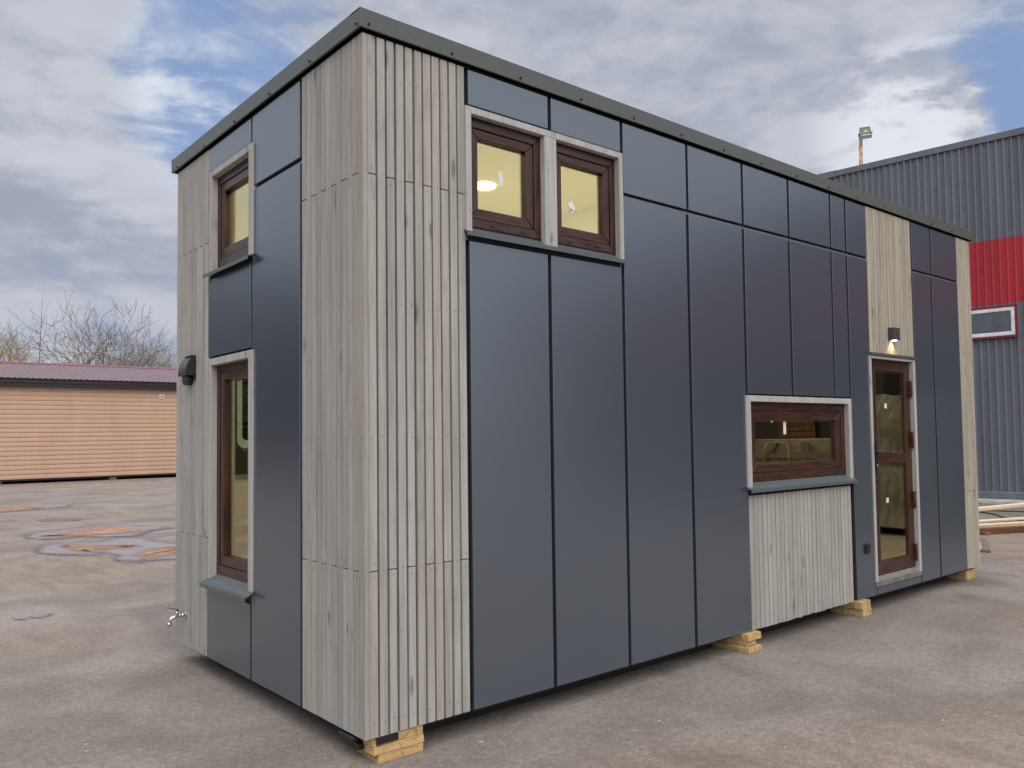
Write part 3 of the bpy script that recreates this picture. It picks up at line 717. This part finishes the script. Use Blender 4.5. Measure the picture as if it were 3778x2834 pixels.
m = MB(); f = m.bm.faces.new([m.bm.verts.new(p) for p in rr(.376, .802, 1.383, 2.052, .06, LY - .160)]); m.build('mirror_back', CHASS, mi)

# ------------------------------------------------------------------ timber blocks under the cabin
for m_s in (W_RAW,):
    t = NT(m_s.node_tree); b = m_s.node_tree.nodes['Principled BSDF']; src = b.inputs['Base Color'].links[0].from_socket
    n1 = t.noise(objco(t), 14, 5, 0.65, 0.8)
    t.l.new(t.mix(t.mapr(n1, 0.50, 0.68, 0, 0.6), src, (0.20, 0.13, 0.07)), b.inputs['Base Color'])
def block(x0, x1, y0, y1, z0, z1, label, rot=0, group='timber blocks under the cabin', mat=W_RAW):
    m = MB(); hx, hy, hz = (x1 - x0) / 2, (y1 - y0) / 2, (z1 - z0)
    rg = random.Random(int(x0 * 977) + int(z0 * 1000)); j = lambda: rg.uniform(-.003, .003)
    # grain along the longest side: mesh built upright, then laid down
    co = [(-hx + j(), -hy + j(), 0), (hx + j(), -hy + j(), 0), (hx + j(), hy + j(), 0), (-hx + j(), hy + j(), 0)]
    m.hexa([Vector(p) for p in co] + [Vector((p[0] + j(), p[1] + j(), hz)) for p in co], tint=(rg.random(), rg.random(), 0))
    o = m.build('timber_block', mat, None, .004, 2)
    o.location = ((x0 + x1) / 2, (y0 + y1) / 2, z0); o.rotation_euler = (0, 0, R(rot)); tag(o, label, 'timber block', group); return o
RAWX = wood('raw_pine_timber_lying', (0.42, 0.27, 0.11), (0.66, 0.46, 0.23), knot=(0.20, 0.08, 0.03))
t = NT(RAWX.node_tree); b = RAWX.node_tree.nodes['Principled BSDF']; src = b.inputs['Base Color'].links[0].from_socket
n1 = t.noise(objco(t), 16, 5, 0.65, 0.8)
t.l.new(t.mix(t.mapr(n1, 0.50, 0.66, 0, 0.65), src, (0.19, 0.12, 0.065)), b.inputs['Base Color'])
# lying boards have level grain: swap stretch
for n in RAWX.node_tree.nodes:
    if n.type == 'MAPPING':
        s_ = n.inputs['Scale'].default_value; n.inputs['Scale'].default_value = (s_[2] * 3, s_[1], s_[0])
block(.075, .322, .005, .24, -.13, -.087, 'lowest yellow timber block at the near cabin corner, dark charred end', mat=RAWX)
block(.048, .327, .002, .24, -.0865, -.046, 'middle yellow timber block at the near cabin corner', mat=RAWX)
block(.040, .322, .010, .098, -.0455, -.002, 'top yellow timber block under the near cabin corner behind a black plate', mat=RAWX)
m = MB(); m.box(.060, .178, -.001, .007, -.036, -.002); tag(m.build('rubber_pad', CHASS, None, .001), 'black plate on the front of the topmost corner block', 'pad')
block(2.912, 3.066, -.070, .55, -.13, -.091, 'bottom timber block of the three piece stack by the slatted timber infill', mat=W_RAW)
block(2.935, 3.055, -.030, .50, -.0905, -.052, 'middle timber block of the stack by the slatted timber infill', mat=W_RAW)
block(2.935, 3.095, -.050, .45, -.0515, -.0465 + .044, 'top timber block of the stack by the slatted timber infill', mat=W_RAW)
block(4.520, 4.655, -.055, .50, -.13, -.068, 'lower timber block under the cabin left of the glazed door', mat=W_RAW)
block(4.505, 4.655, -.055, .50, -.0675, -.002, 'upper timber block under the cabin left of the glazed door', mat=W_RAW)
block(6.795, 7.010, .045, .50, -.13, -.03, 'single timber block under the far right cabin corner', mat=W_RAW)
for x in (.55, 3.0, 6.2):
    block(x, x + .2, 2.35, 2.8, -.13, -.046, 'timber block under the rear edge of the cabin', mat=W_RAW, group='timber blocks under the rear of the cabin')

# ------------------------------------------------------------------ salmon house behind, left
hs = tag(empty('site_hut', (5, 38, GZ)), 'long salmon sided hut with plum metal roof behind the puddles', 'hut'); hs.location = (0, 0, 0)
HX0, HX1, HY = -8.0, 17.0, 38.0
m = MB(); z = .05; n = 20; h = 3.87 / n
pts = [(.12, .05)]
for k in range(n):
    z0 = .05 + k * h
    pts += [(-.005, z0 + .004), (-.022, z0 + .012), (-.026, z0 + h * .45), (-.012, z0 + h * .52), (-.016, z0 + h * .58), (-.004, z0 + h - .006), (.022, z0 + h - .004)]
pts += [(.12, .05 + 3.87)]
def sweep_open(mb, pts, a0, a1, F):
    v0 = [mb.bm.verts.new(F(a0, d, z)) for d, z in pts]; v1 = [mb.bm.verts.new(F(a1, d, z)) for d, z in pts]
    for i in range(len(pts) - 1): mb.bm.faces.new((v0[i], v0[i + 1], v1[i + 1], v1[i]))
FH = lambda a, d, z: Vector((a, HY + d, z))
sweep_open(m, pts, HX0, HX1, FH); m.build('siding', SALMON, hs)
m = MB(); m.box(HX0, HX1, HY + .13, HY + 5, .05, 3.92); m.build('wall', SOFF, hs)
m = MB()
for a in (HX0 + .2, HX1 - .4): m.box(a, a + .2, HY + .3, HY + 4.8, GZ + .02, .048)
m.box(HX0, HX1, HY + .02, HY + .18, -.02, .048); m.box(HX0, HX1, HY + 2.0, HY + 4.9, GZ + .01, .047); m.build('floor_beams', CHASS, hs)
m = MB(); m.box(HX0 - .1, HX1 + .1, HY - .34, HY - .30, 4.06, 4.25); m.box(HX0 - .1, HX1 + .1, HY - .30, HY + .12, 3.925, 4.055); m.build('fascia_board', SOFF, hs)
m = MB()
ex = []
p = .217; cnt = int((HX1 - HX0 + .4) / p)
for k in range(cnt):
    a = HX0 - .2 + k * p
    for da, dz in ((0, 0), (.12, 0), (.14, .022), (.195, .022)): ex.append((a + da, dz))
y0, z0_, y1, z1_ = HY - .42, 4.235, HY + 2.5, 5.10
va = [m.bm.verts.new((a, y0, z0_ + dz)) for a, dz in ex]; vb = [m.bm.verts.new((a, y1, z1_ + dz)) for a, dz in ex]
for i in range(len(ex) - 1): m.bm.faces.new((va[i], va[i + 1], vb[i + 1], vb[i]))
vc = [m.bm.verts.new((a, HY + 5.4, z0_ + dz)) for a, dz in ex]; vd = [m.bm.verts.new((a, y1 + .01, z1_ + dz)) for a, dz in ex]
for i in range(len(ex) - 1): m.bm.faces.new((vc[i], vc[i + 1], vd[i + 1], vd[i]))
ro = m.build('roof', ROOFM, hs); md = ro.modifiers.new('thick', 'SOLIDIFY'); md.thickness = .012; md.offset = -1
m = MB(); m.prism([(2.30, 5.085), (2.5, 5.16), (2.7, 5.085), (2.7, 5.05), (2.5, 5.125), (2.3, 5.05)], HX0 - .2, HX1 + .2, FH); m.build('ridge_cap', RIDGE, ro)
m = MB(); m.box(9.465, 9.665, HY - .06, HY - .027, 3.505, 3.71); vt = m.build('wall_vent', WHITE, hs, .01)
m = MB(); m.tube([(9.565, HY - .062, 3.607), (9.565, HY - .085, 3.607)], .055, 16); m.build('vent_pipe', simple('grey_pipe', (.3, .3, .3)), vt)
for x, lb in ((3.42, 'grey timber block under the salmon hut at the far left of the picture'), (7.62, 'grey timber block under the middle of the salmon hut')):
    m = MB()
    for k in range(2): m.box(x - .15 + k * .02, x + .15, HY + .02, HY + .5, GZ + k * .066, GZ + .062 + k * .066)
    tag(m.build('support_block', OLDW, None, .006), lb, 'timber block', 'blocks under the salmon hut')
m = MB(); m.box(7.35, 7.5, HY - .03, HY + .015, -.01, .045); m.build('bracket', CHASS, hs)

# ------------------------------------------------------------------ trees
def tree(name, base, H, spread, seed, label, mat_c=TWIG, levels=6, trunk_r=.16, fork=.28, lean=0.0, up=.25, curl=.30, rtip=.006, nlimb=5, group='bare trees behind the salmon hut', dens=1.0):
    rg = random.Random(seed); t = tag(empty(name, base), label, 'tree', group)
    tr = MB(); cr = MB()
    def grow_(p, d, L, r, lv):
        segs = 4 if lv > 1 else 3; pts = [p.copy()]; rs = [r]; q = p.copy(); dd = d.copy()
        for k in range(segs):
            dd = (dd + Vector((rg.gauss(0, curl), rg.gauss(0, curl), rg.gauss(0, curl) * .6 + up * .12))).normalized()
            q = q + dd * (L / segs); pts.append(q.copy()); rs.append(max(r * (1 - .45 * (k + 1) / segs), rtip))
        (tr if lv >= levels else cr).tube(pts, rs, 7 if lv >= levels - 1 else 3, cap=False)
        if lv <= 0: return
        nb = rg.choice((2, 3, 3)) if lv > 1 else rg.choice((2, 3))
        nb = max(2, int(nb * dens + .5))
        for b in range(nb):
            i = rg.randint(1, segs); a = rg.uniform(.35, .95); ph = rg.uniform(0, 6.283)
            s1 = dd.cross(Vector((.3, .7, .2))).normalized(); s2 = dd.cross(s1)
            nd = (dd * math.cos(a) + (s1 * math.cos(ph) + s2 * math.sin(ph)) * math.sin(a)); nd.z = nd.z * .75 + up; nd.normalize()
            grow_(pts[i], nd, L * rg.uniform(.62, .86), max(rs[i] * .62, rtip), lv - 1)
        grow_(pts[-1], (dd + Vector((0, 0, up * .3))).normalized(), L * rg.uniform(.65, .85), max(rs[-1] * .85, rtip), lv - 1)
    top = Vector((lean, 0, H * fork))
    tr.tube([Vector((0, 0, 0)), Vector((lean * .4, 0.05, H * fork * .5)), top], [trunk_r * 1.25, trunk_r, trunk_r * .85], 9, cap=False)
    for k in range(nlimb):
        a = 6.283 * k / nlimb + rg.uniform(-.4, .4); e = rg.uniform(.55, 1.15)
        d = Vector((math.cos(a) * math.cos(e) * spread, math.sin(a) * math.cos(e) * spread, math.sin(e))).normalized()
        grow_(top + Vector((0, 0, -rg.uniform(0, .5))), d, H * rg.uniform(.20, .27), trunk_r * .5, levels - 1)
    grow_(top, Vector((.1, 0, 1)), H * .24, trunk_r * .6, levels - 1)
    tr.build('trunk', BARK, t, recalc=False); cr.build('crown', mat_c, t, recalc=False); return t
tree('bare_tree', (9.0, 50, GZ), 10.8, .62, 5, 'wide bare tree above the hut roof just right of the thin mast', trunk_r=.15, levels=5, dens=.66, nlimb=5, up=.20, rtip=.008, curl=.26)
tree('bare_tree', (10.75, 51, GZ), 11.0, .58, 21, 'bare tree above the hut roof nearest the dark cabin', trunk_r=.15, levels=5, dens=.66, nlimb=5, up=.18, rtip=.008, curl=.26)
tree('bare_tree', (5.4, 54, GZ), 8.3, .9, 8, 'low bare tree above the hut roof left of the thin mast', trunk_r=.12, levels=5, up=.10, rtip=.008, curl=.3)
tree('bare_tree', (15.6, 56, GZ), 9.0, 1.1, 33, 'bare tree mostly hidden by the cabin edge with a few twigs showing', trunk_r=.13, levels=5, up=.12, rtip=.008)
tree('willow_tree', (4.4, 60, GZ), 11.2, .8, 14, 'yellowish willow at the left edge of the picture above the hut', mat_c=TWIGY, trunk_r=.16, levels=5, up=.34, rtip=.012, curl=.22, nlimb=7, group='trees beyond the yard')
0 and tree('willow_tree', (7.2, 63, GZ), 9.3, .8, 16, 'pale yellow tree low behind the bare tree left of the mast', mat_c=TWIGY, trunk_r=.14, levels=5, up=.34, rtip=.012, curl=.22, nlimb=7, group='trees beyond the yard')
tree('bush_tree', (13.9, 58, GZ), 8.0, .9, 19, 'small yellow green tree top peeking over the hut ridge near the cabin', mat_c=simple('yellow_green_twigs', (.26, .25, .09), .9), trunk_r=.12, levels=5, up=.2, rtip=.018, group='trees beyond the yard')
for k in range(7):
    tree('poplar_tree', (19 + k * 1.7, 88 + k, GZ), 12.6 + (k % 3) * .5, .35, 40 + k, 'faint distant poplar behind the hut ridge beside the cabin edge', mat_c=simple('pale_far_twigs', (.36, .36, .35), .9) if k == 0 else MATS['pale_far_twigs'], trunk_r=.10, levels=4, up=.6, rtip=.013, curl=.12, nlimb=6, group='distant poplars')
m = MB(); m.tube([(6.11, 46, GZ), (6.11, 46, 5.6), (6.2, 46, 8.9)], [.03, .022, .008], 6)
tag(m.build('radio_mast', simple('grey_mast', (.10, .10, .11), .5, .4)), 'thin upright mast behind the salmon hut among bare trees', 'mast')

# ------------------------------------------------------------------ big hall at the right
D = Vector((-0.11286694, 0.99361011, 0)); NO = Vector((-0.99361011, -0.11286694, 0)); P0 = Vector((16.845, 4.058, 0))
def FHALL(s, d, z): return P0 + D * s - NO * d + Vector((0, 0, z))     # d inward
hall = tag(empty('industrial_hall', (0, 0, 0)), 'tall grey corrugated hall with a red band behind the cabin', 'hall')
S0, S1 = -30.0, 16.0
def sheetc(name, z0, z1, mat, off=0.0):
    m = MB(); p = .1555; cnt = int((S1 - S0) / p); prof = []
    for k in range(cnt):
        s = S0 + k * p
        for ds, d in ((0, 0), (.078, 0), (.098, -.036), (.132, -.044)): prof.append((s + ds, d + off))
    va = [m.bm.verts.new(FHALL(s, d, z0)) for s, d in prof]; vb = [m.bm.verts.new(FHALL(s, d, z1)) for s, d in prof]
    for i in range(len(prof) - 1): m.bm.faces.new((va[i], va[i + 1], vb[i + 1], vb[i]))
    return m.build(name, mat, hall, recalc=False)
sheetc('wall_sheet', .0, 4.19, HGREY); sheetc('red_wall_sheet', 4.175, 5.61, HRED, -.003); sheetc('wall_sheet', 5.60, 7.83, HGREY)
m = MB(); m.box(S0, S1, .02, 24, GZ, 7.84, FHALL); m.build('wall', SHEDW, hall)
m = MB(); m.prism([(-.06, 7.80), (-.06, 7.94), (.25, 7.95), (.25, 7.845), (-.05, 7.845), (-.05, 7.80)], S0 - .1, 3.12, FHALL); m.prism([(-.075, 7.79), (-.075, 7.945), (.25, 7.955), (.25, 7.845), (-.061, 7.845), (-.061, 7.79)], 3.05, S1 + .1, FHALL); m.build('roof_edge', HGREY, hall)
m = MB(); m.box(S0, S1, .26, 24, 7.841, 7.90, FHALL); m.build('roof', HGREY, hall)
m = MB(); m.prism([(-.055, -.07), (-.055, .06), (-.04, .075), (.01, .075), (.01, -.07)], S0, S1, FHALL); m.build('base_flashing', HGREY, hall)
m = MB(); m.box(S0 - 2, S1, -.75, -.056, GZ + .002, GZ + .05, FHALL); struct(m.build('pavement', CONC, None))
# hall sheet screws
m = MB(); rg = random.Random(5)
for k in range(60):
    s = S0 + 150 * .1555 + k * .1555 * 2 + .039
    if s > S1: break
    for z in (2.2, 4.9, 6.3, 7.1):
        v = FHALL(s + rg.choice((0, .1555)), -.001, z + rg.uniform(-.25, .25)); m.tube([v, v + NO * .012], .010, 6)
m.build('fixings', SCREWM, hall)['kind'] = 'stuff'
# hall window
m = MB(); ring(m, FHALL, -.96, .16, 3.42, 4.13, .05, -.085, .01); hw = m.build('window', [REDTRIM, REDTRIM], hall, .004)
m = MB(); ring(m, FHALL, -.915, .10, 3.465, 4.085, .085, -.080, -.03); m.build('sash', [WHITE, WHITE], hw, .012)
m = MB(); m.box(-.835, .02, -.055, -.050, 3.54, 4.005, FHALL); m.build('glass_pane', GLASSC, hw)
m = MB(); m.box(-.84, .03, -.045, -.040, 3.535, 4.01, FHALL); m.build('dark_room_sheet', simple('dim_room', (.10, .11, .13), .8, 0, .6, 4), hw)  # dark sheet stands in for the unlit room behind the glass

# flood light on its rusty pole, on the hall roof
BP = Vector((20.0, 8.37, 7.90))
fl_ = tag(empty('flood_light', BP), 'square flood light on a rusty pole rising behind the hall roof', 'flood light')
m = MB(); m.tube([(0, 0, 0), (0, -.03, 2.08)], .052, 14); m.build('pole', RUST, fl_)
m = MB(); m.box(-.14, .14, -.05, .05, -.19, .19); head = m.build('lamp_head', simple('pale_grey_casting', (.50, .51, .53), .5), fl_, .015)
m = MB(); ring(m, FR, -.125, .125, -.175, .175, .016, -.062, -.049); m.box(-.10, .10, -.0555, -.0515, -.15, -.085)
m.build('lamp_bezel', [simple('dark_bezel', (.05, .05, .055)), MATS['dark_bezel']], head)
m = MB(); m.box(-.105, .105, -.0515, -.0505, -.155, .155); m.build('lamp_glass', simple('lamp_glass_grey', (.16, .17, .15), .15), head)
m = MB(); m.box(-.024, .024, -.0545, -.0518, -.01, .055); m.build('led_chip', simple('yellow_phosphor', (.75, .62, .10), .5), head)
m = MB(); m.box(-.10, .10, -.0590, -.0558, -.15, -.125); m.build('reflector_strip', simple('bright_reflector', (.85, .85, .85), .3), head)
m = MB(); m.tube([(-.16, .02, 0), (.16, .02, 0)], .022, 8); m.box(-.17, -.15, -.01, .09, -.02, .02); m.box(.15, .17, -.01, .09, -.02, .02); m.box(-.17, .17, .09, .10, -.025, .025); m.build('bracket', CHASS, head)
head.location = (-.02, -.20, 2.15); head.rotation_euler = (R(-22), R(-4), R(-52)); head.scale = (1.12, 1, 0.92)

# ------------------------------------------------------------------ planks and cables at the right
def plank(p0, p1, wd, th, label, mat=W_PALE, tilt=0):
    a = Vector(p0); b = Vector(p1); L = (b - a).length; m = MB()
    rg = random.Random(int(abs(a.x) * 100 + th * 1000 + a.z * 333))
    m.box(-wd / 2, wd / 2, -th / 2, th / 2, 0, L, tint=(rg.random(), rg.random() * .5, 0))      # grain runs along local z
    o = m.build('plank', mat, None, .003)
    zax = (b - a).normalized(); xax = zax.cross(Vector((0, 0, 1))).normalized(); yax = zax.cross(xax)
    mm = Matrix((xax, yax, zax)).transposed().to_4x4(); mm = mm @ Matrix.Rotation(R(tilt), 4, 'Z'); mm.translation = a; o.matrix_world = mm
    tag(o, label, 'plank', 'planks lying by the hall'); return o
z = GZ
plank((8.55, 2.75, z + .045), (12.6, .52, z + .045), .14, .09, 'thick brown sided plank at the bottom front of the plank pile', mat=W_BROWN)
plank((8.4, 2.97, z + .1), (12.9, .66, z + .115), .16, .02, 'pale plank lying on the thick brown plank at the front')
plank((8.7, 3.1, z + .04), (13.3, .92, z + .04), .17, .045, 'pale plank on the ground just behind the thick brown one')
plank((8.9, 3.3, z + .075), (13.6, 1.15, z + .085), .18, .028, 'pale plank second from the back of the plank pile')
plank((9.3, 3.45, z + .13), (14.4, 1.28, z + .30), .20, .05, 'widest pale plank lying raised across the back of the pile')
for k, (x, y) in enumerate(((10.9, 1.75), (12.4, 1.2))):
    m = MB(); m.box(-.05, .05, -.4, .4, 0, .035); o = m.build('batten', OLDW, None); o.location = (x, y, z + (.0)); o.rotation_euler = (0, 0, R(-27))
    tag(o, ('short batten under the planks near the cabin end', 'short batten under the planks at the picture edge')[k], 'batten', 'battens under the plank pile')
m = MB(); m.box(-.6, .6, -.09, .09, 0, .035); o = m.build('dark_board', OLDW, None, .004); o.location = (9.45, .98, z); o.rotation_euler = (0, 0, R(24)); tag(o, 'dark flat board lying on the ground beside the far cabin corner', 'board')
m = MB(); m.box(-.55, .5, -.022, .022, 0, .012, tint=(.9, 0, 0)); o = m.build('batten', simple('pale_strip', (.42, .40, .37), .7), None, .002); o.location = (9.42, 1.0, z + .036); o.rotation_euler = (0, 0, R(24)); tag(o, 'thin white strip lying on the dark flat board', 'strip')
CBL = simple('black_cable_rubber', (.03, .025, .022), .6)
for pts, lb in (([(15.6, 4.3), (14.9, 3.5), (14.09, 2.91), (14.0, 2.75), (13.7, 2.45), (13.3, 2.16), (12.9, 1.7), (12.5, 1.2)], 'dark cable on the ground curving towards the pale planks'),
                ([(14.6, 4.1), (14.12, 2.95), (14.3, 2.93), (14.5, 2.85), (14.5, 2.65), (14.6, 2.3), (14.7, 1.6)], 'dark cable bowing away towards the hall')):
    m = MB(); m.tube([(x, y, z + .012) for x, y in pts], .011, 6); tag(m.build('cable', CBL), lb, 'cable', 'cables on the ground')

# ------------------------------------------------------------------ surroundings that the panels and panes mirror
ws = tag(empty('workshop', (0, 0, 0)), 'dark gabled workshop standing left of the yard, mirrored in the short side panels', 'workshop')
m = MB(); m.box(-34, -11.5, 38, 52, GZ, 6.6); m.build('wall', SHEDW, ws)
m = MB(); m.prism([(0, 0), (7, 4.4), (14, 0), (14, -.15), (7, 4.25), (0, -.15)], -34.3, -11.2, lambda a, d, z: Vector((a, 38 + d, 6.75 + z)))
m.prism([(.2, 0), (7, 4.2), (13.8, 0)], -34, -11.5, lambda a, d, z: Vector((a, 38 + d, 6.6 + z))); m.build('roof', SHEDW, ws)
for k, (x, y, h_) in enumerate(((-13.5, 33, 9.6), (-17, 31, 11.4), (-20.5, 31, 12.2), (-24, 29, 12.5))):
    t = tag(empty('conifer_tree', (x, y, GZ)), 'dark conifer mirrored in the short side of the cabin', 'tree', 'conifers by the workshop')
    m = MB(); m.tube([(0, 0, 0), (0, 0, h_ * .95)], [.2, .04], 7); m.build('trunk', BARK, t)
    m = MB(); rg = random.Random(k)
    for q in range(1500):
        u = rg.random() ** .7; zz = h_ * (1 - u * .88); r_ = 2.4 * u * math.sqrt(rg.random()) + .1; a = rg.uniform(0, 6.283)
        c0 = Vector((r_ * math.cos(a), r_ * math.sin(a), zz)); s_ = .38
        m.poly([c0 + Vector((rg.gauss(0, s_), rg.gauss(0, s_), rg.gauss(0, s_ * .5))) for _ in range(3)])
    m.build('crown', CONIF, t, recalc=False)
sh = tag(empty('timber_shed', (0, 0, 0)), 'brown boarded open shed across the yard, mirrored in the kitchen window', 'shed')
m = MB()
FS = lambda a, d, z: Vector((13.2 + d, -a, z))
for k in range(21): m.prism([(0, k * .125), (.0, k * .125 + .12), (.02, k * .125 + .12), (.035, k * .125)], 5.7, 6.6, lambda a, d, z: Vector((13.2 - d, -a, GZ + .1 + z)))
m.build('boarding', W_BROWN, sh)
m = MB(); m.box(13.25, 17, -11.5, -4.2, GZ, 2.7); m.build('wall', SOFF, sh)
m = MB(); m.box(12.6, 17.3, -11.8, -5.0, 2.9, 3.0); m.build('roof', SHEDW, sh)
rg = random.Random(9)
TARP = simple('tan_wrapping_sheet', (0.19, 0.17, 0.135), 0.6, 0, 0.22, 2.2, 0.1)
for k, (x, y, h_, lb) in enumerate(((11.2, -4.7, 1.45, 'crate of pale boards with dark braces in front of the shed'), (10.6, -2.3, 2.1, 'tall sheet wrapped timber pack facing the cabin door'), (12.9, -1.2, 1.6, 'low sheet wrapped timber pack nearest the hall'))):
    t = tag(empty('timber_stack', (x, y, GZ)), lb + ', mirrored in the panes', 'timber stack', 'timber stacks across the yard')
    t.rotation_euler = (0, 0, (.05, .12, -.2)[k])
    m = MB()
    if k == 0:
        for i in range(9): m.box(-.7, .7, -1.3, 1.3, .1 + i * .15, .1 + i * .15 + .145)
        for a_, b_ in ((-1.1, -.1), (.9, .55)):
            m.hexa([(-.74, a_ - .08, .1), (-.705, a_ - .08, .1), (-.705, a_ + .08, .1), (-.74, a_ + .08, .1), (-.74, b_ - .08, 1.4), (-.705, b_ - .08, 1.4), (-.705, b_ + .08, 1.4), (-.74, b_ + .08, 1.4)], mat=1)
        m.box(-.76, -.742, -1.3, 1.3, 1.12, 1.22, mat=1)
        m.build('boards', [simple('yellowed_board', (.24, .205, .14), .8, 0, .3, 3), OLDW], t)
        m = MB()
        for yy in (-.8, .7): m.box(-.75, .75, yy, yy + .1, 0, .098)
        m.build('bearers', OLDW, t); continue
    if 1:
        n = 24; g_ = {}
        for i in range(n + 1):
            for j in range(13):
                zz = .12 + (h_ - .12) * j / 12; w_ = .75 + rg.uniform(-.010, .010) - .03 * math.sin(j * 1.1)
                g_[i, j] = m.bm.verts.new((-w_, -.8 + 1.6 * i / n, zz + .03 * math.sin(i * .7) * (j > 0)))
        for i in range(n):
            for j in range(12): m.bm.faces.new((g_[i, j], g_[i + 1, j], g_[i + 1, j + 1], g_[i, j + 1]))
        m.box(-.70, .75, -.8, .8, .1, h_)
        m.box(-.80, -.76, -.8, .8, h_ * .52, h_ * .52 + .12)
        m.build('wrapping', TARP, t)
    m = MB()
    for yy in (-.8, .7): m.box(-.75, .75, yy, yy + .1, 0, .098)
    m.build('bearers', OLDW, t)
